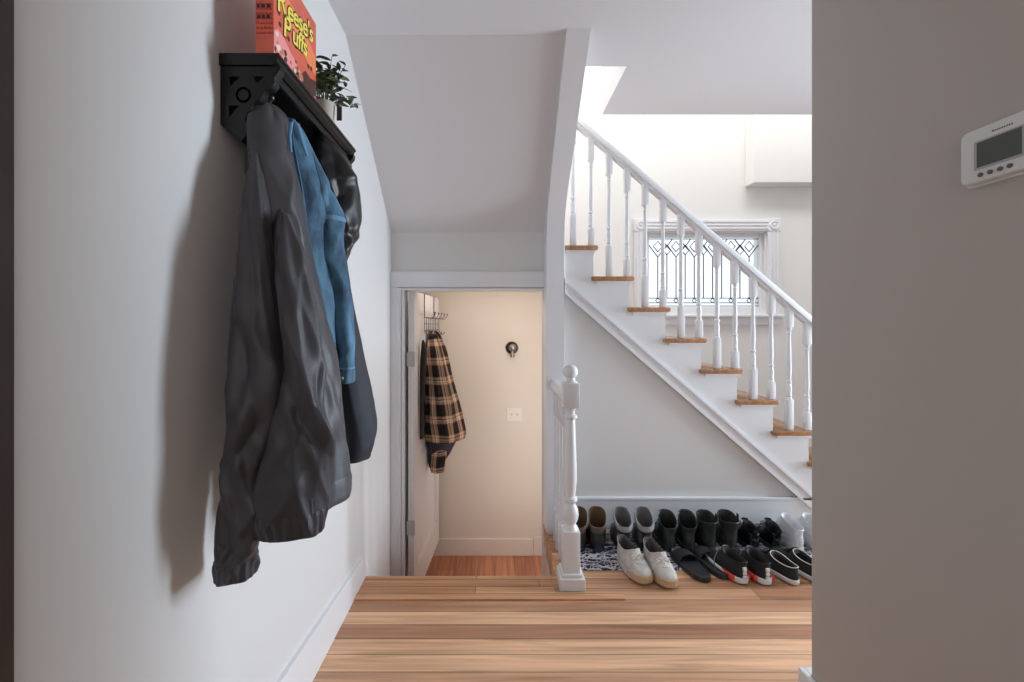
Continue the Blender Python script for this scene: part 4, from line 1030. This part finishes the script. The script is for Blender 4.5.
# front row: cream runners, toes towards the viewer
run = [(.03, .002, .262, .051), (.045, -.003, .262, .052), (.058, -.003, .248, .051), (.07, -.001, .22, .049), (.08, .002, .19, .047), (.09, .004, .17, .045), (.103, .003, .158, .044), (.114, -.004, .152, .045)]
def gumtoe(root, front, Lv, L):
    bm = bmesh.new(); R = []
    for z, g in ((.004, .0045), (.018, .006), (.03, .006), (.038, .0035), (.04, .0005)):
        o = outline(0, L, .056, z, L, .8, grow=g, n=80, e=.72)
        R.append([p + Vector((0, .0012*math.sin(k*80*PI/40*1.0) if False else 0, .004*sstep(.8, 1.05, p.y/L))) + Vector((p.x, p.y-L*.5, 0)).normalized()*(.0012*(1 if k % 2 else -1)) for k, p in enumerate(o) if p.y > L*.7])
    n_ = len(R[0]); vs = [[bm.verts.new(p) for p in r] for r in R]
    ks = sorted(range(n_), key=lambda k: math.atan2(R[0][k].y-L*.6, R[0][k].x))
    for a, b_ in zip(vs, vs[1:]):
        for k0, k1 in zip(ks, ks[1:]): bm.faces.new([a[k0], a[k1], b_[k1], b_[k0]])
    o = link('toe_bumper', bm, GUMS, root, True); o['label'] = 'amber ribbed toe bumper'
    md = o.modifiers.new('s', 'SOLIDIFY'); md.thickness = .003
for px, py, deg, lab in ((627, 557, 0, 'cream knit sneaker with amber toe, nearest the newel post'), (659, 559, 0, 'cream knit sneaker with amber toe, beside the black slides')):
    toe = FL(647.5 if px < 640 else 671.5, 586.5 if px < 640 else 590)
    hp = Vector((toe.x + (-.062 if px < 640 else -.03), toe.y + .258, 0))
    d = Vector((toe.x-hp.x, toe.y-hp.y)); a = math.degrees(math.atan2(d.y, d.x)) - 90
    shoe('cream_sneaker', lab, 'sneaker', G2, hp, a, run, dict(sole=CREAMK, upper=CREAMK, lining=mat('sneaker_lining', (84, 76, 74), .85)), heel=.8, tilt=-.004, dip=.024, z0=.0003 if 0 else .0066, L=.264, ws=1.12, e=.72, sole_h=.032, sole_grow=.005, toe_spring=.004, extra=both(gumtoe, tongue(CREAMK, .012, .024, .012), laces(LAC_W, [.075, .084, .095], .022, .0036)))
# black slides
def slide(hp, deg, lab):
    root = thing('slide_sandal', lab, 'sandal', hp, math.radians(deg), G2); L = .285
    bm = bmesh.new(); o = lambda g, z, cup=0: [Vector((p.x, p.y, p.z + cup*(abs(p.x)/.05)**2 + .004*sstep(.75, 1, p.y/L))) for p in outline(0, L, .057, z, L, .9, grow=g, e=.7)]
    rings_mesh(bm, [o(-.004, 0), o(.002, .003), o(.003, .018), o(.001, .030), o(-.004, .033), o(-.009, .027), o(-.03, .025)]); link('footbed', bm, mat('slide_foam', (38, 40, 44), .5, bump=.15, bscale=120), root, True)
    bm = bmesh.new(); R = []
    for t in range(9):
        y = lerp(.145, .235, t/8); sg = lerp(1, .86, t/8)*(1-.08*abs(t-4)/4); ring = []
        for q in range(15):
            a = PI*q/14; ring.append((.062*math.cos(a)*lerp(1, .98, t/8), y + .012*math.sin(a)*(1 if t < 4 else 0), .014 + .056*sg*math.sin(a)**.7))
        for q in range(14, -1, -1):
            a = PI*q/14; ring.append((.058*math.cos(a), y + .012*math.sin(a)*(1 if t < 4 else 0), .014 + .051*sg*math.sin(a)**.7))
        R.append(ring)
    rings_mesh(bm, R); link('strap', bm, mat('slide_strap', (28, 28, 30), .55, bump=.2, bscale=80), root, True)
slide(FL(706.5, 583), 9, 'black slide sandal beside the cream sneakers')
slide(FL(726.5, 580), 6, 'black slide sandal beside the red-plugged runner')
# black runners with red and white blocks, heels to the viewer
nmd = [(.028, .002, .275, .047), (.045, -.002, .277, .049), (.058, -.002, .255, .047), (.07, .0, .215, .044), (.082, .002, .175, .041), (.095, .002, .155, .038), (.108, -.003, .145, .038)]
shoe('black_runner', 'black running shoe with red sole blocks and white heel stripe, beside the slides', 'sneaker', G2, FL(744.5, 585.5), 8, nmd, dict(sole=WSOLE, upper=BKN, lining=LIN_D), tilt=.004, dip=.012, z0=.0066, L=.28, ws=1.15, heel=.86, sole_h=.03, sole_grow=.005, extra=both(heel_blocks, tongue(GRYK, .016), laces(GRYK, [.072, .085, .098])))
shoe('black_runner', 'black running shoe with red sole blocks and white heel stripe, beside the white-soled skate shoe', 'sneaker', G2, FL(767.5, 586.5), 2, nmd, dict(sole=WSOLE, upper=BKN, lining=LIN_D), tilt=.004, dip=.012, z0=.0066, L=.28, ws=1.15, heel=.86, sole_h=.03, sole_grow=.005, extra=both(heel_blocks, tongue(GRYK, .016), laces(GRYK, [.072, .085, .098])))
sk = [(.022, .002, .275, .048), (.04, -.001, .277, .049), (.052, .0, .255, .047), (.062, .002, .21, .044), (.072, .004, .175, .041), (.085, .002, .155, .040)]
def pipe(root, front, Lv, L):
    z, yb, yf, w_ = Lv[-1]; pts = outline(yb, yf, w_, z+.002, L, .78, .004, .012); bm = bmesh.new(); tube(bm, pts+[pts[0]], .0022, 6); link('piping', bm, LAC_W, root, True)
shoe('skate_shoe', 'black low skate shoe with white sole and white collar piping', 'skate shoe', G2, FL(797, 587), 9, sk, dict(sole=WSOLE, upper=mat('black_suede', (36, 36, 38), .8, bump=.2, bscale=100), lining=LIN_D), tilt=.004, dip=.012, z0=.0066, sole_h=.026, sole_grow=.003, extra=both(pipe, tongue(BKN, .02), laces(LAC_B, [.062, .07, .08])))
shoe('skate_shoe', 'black low skate shoe partly hidden by the right wall edge', 'skate shoe', G2, FL(820, 585), 6, sk, dict(sole=WSOLE, upper=MATS['black_suede'], lining=LIN_D), tilt=.004, dip=.012, z0=.0066, sole_h=.026, sole_grow=.003, extra=both(pipe, tongue(BKN, .02), laces(LAC_B, [.062, .07, .08])))

# ============================================================ LIGHT
def area(name, loc, rot, sx, sy, power, col, spread=None):
    l = bpy.data.lights.new(name, 'AREA'); l.shape = 'RECTANGLE'; l.size = sx; l.size_y = sy; l.energy = power; l.color = col
    if spread: l.spread = spread
    o = bpy.data.objects.new(name, l); C.objects.link(o); o.location = loc; o.rotation_euler = rot
    return o
area('entry_daylight', (XENT-.02, 2.32, 1.3), (0, PI/2, math.radians(15)), 2.0, .7, 39, (.76, .88, 1.0), math.radians(95))
area('skylight', (.1, 2.75, TOP-.05), (0, math.radians(-22), 0), 1.4, 1.2, 62, (1.0, .995, .985))
area('stairwell_fill_light', (2.0, 2.3, TOP-.05), (math.radians(18), 0, 0), 1.6, 1.0, 78, (1.0, .995, .985))  # fill added under the top ceiling to brighten the stairwell
area('rear_fill_light', (.1, -1.5, 1.7), (PI/2, 0, 0), 1.6, 1.6, 10, (1.0, .965, .94))  # unseen warm fill added behind the viewer
area('far_room_top_fill', (-.1, Y_DOOR+.42, H+.43), (0, 0, 0), .9, .4, 2.8, (1.0, .92, .84))  # soft fill added under the far ceiling, no fixture there
area('far_room_side_fill', (.41, Y_DOOR+.125, H-.85), (PI/2, 0, 0), .12, 2.0, 4.8, (1.0, .96, .92))  # hidden strip of fill beside the doorway, added to even the far room
w = bpy.data.worlds.new('World'); sc.world = w; w.use_nodes = True
w.node_tree.nodes['Background'].inputs['Color'].default_value = (.9, .95, 1, 1); w.node_tree.nodes['Background'].inputs['Strength'].default_value = 1.15

# ============================================================ CAMERA
cam = bpy.data.cameras.new('camera'); co = bpy.data.objects.new('camera', cam); C.objects.link(co); sc.camera = co
cam.sensor_fit = 'HORIZONTAL'; cam.sensor_width = 36; cam.lens = F/1024*36
co.location = (0, 0, H); co.rotation_euler = (PI/2, 0, 0)
cam.shift_x = (512-CX)/1024; cam.shift_y = -(341-CY)/1024
cam.clip_start = .02
sc.view_settings.view_transform = 'Standard'; sc.view_settings.look = 'None'; sc.view_settings.gamma = 1; sc.view_settings.use_curve_mapping = False
sc.view_settings.exposure = .22
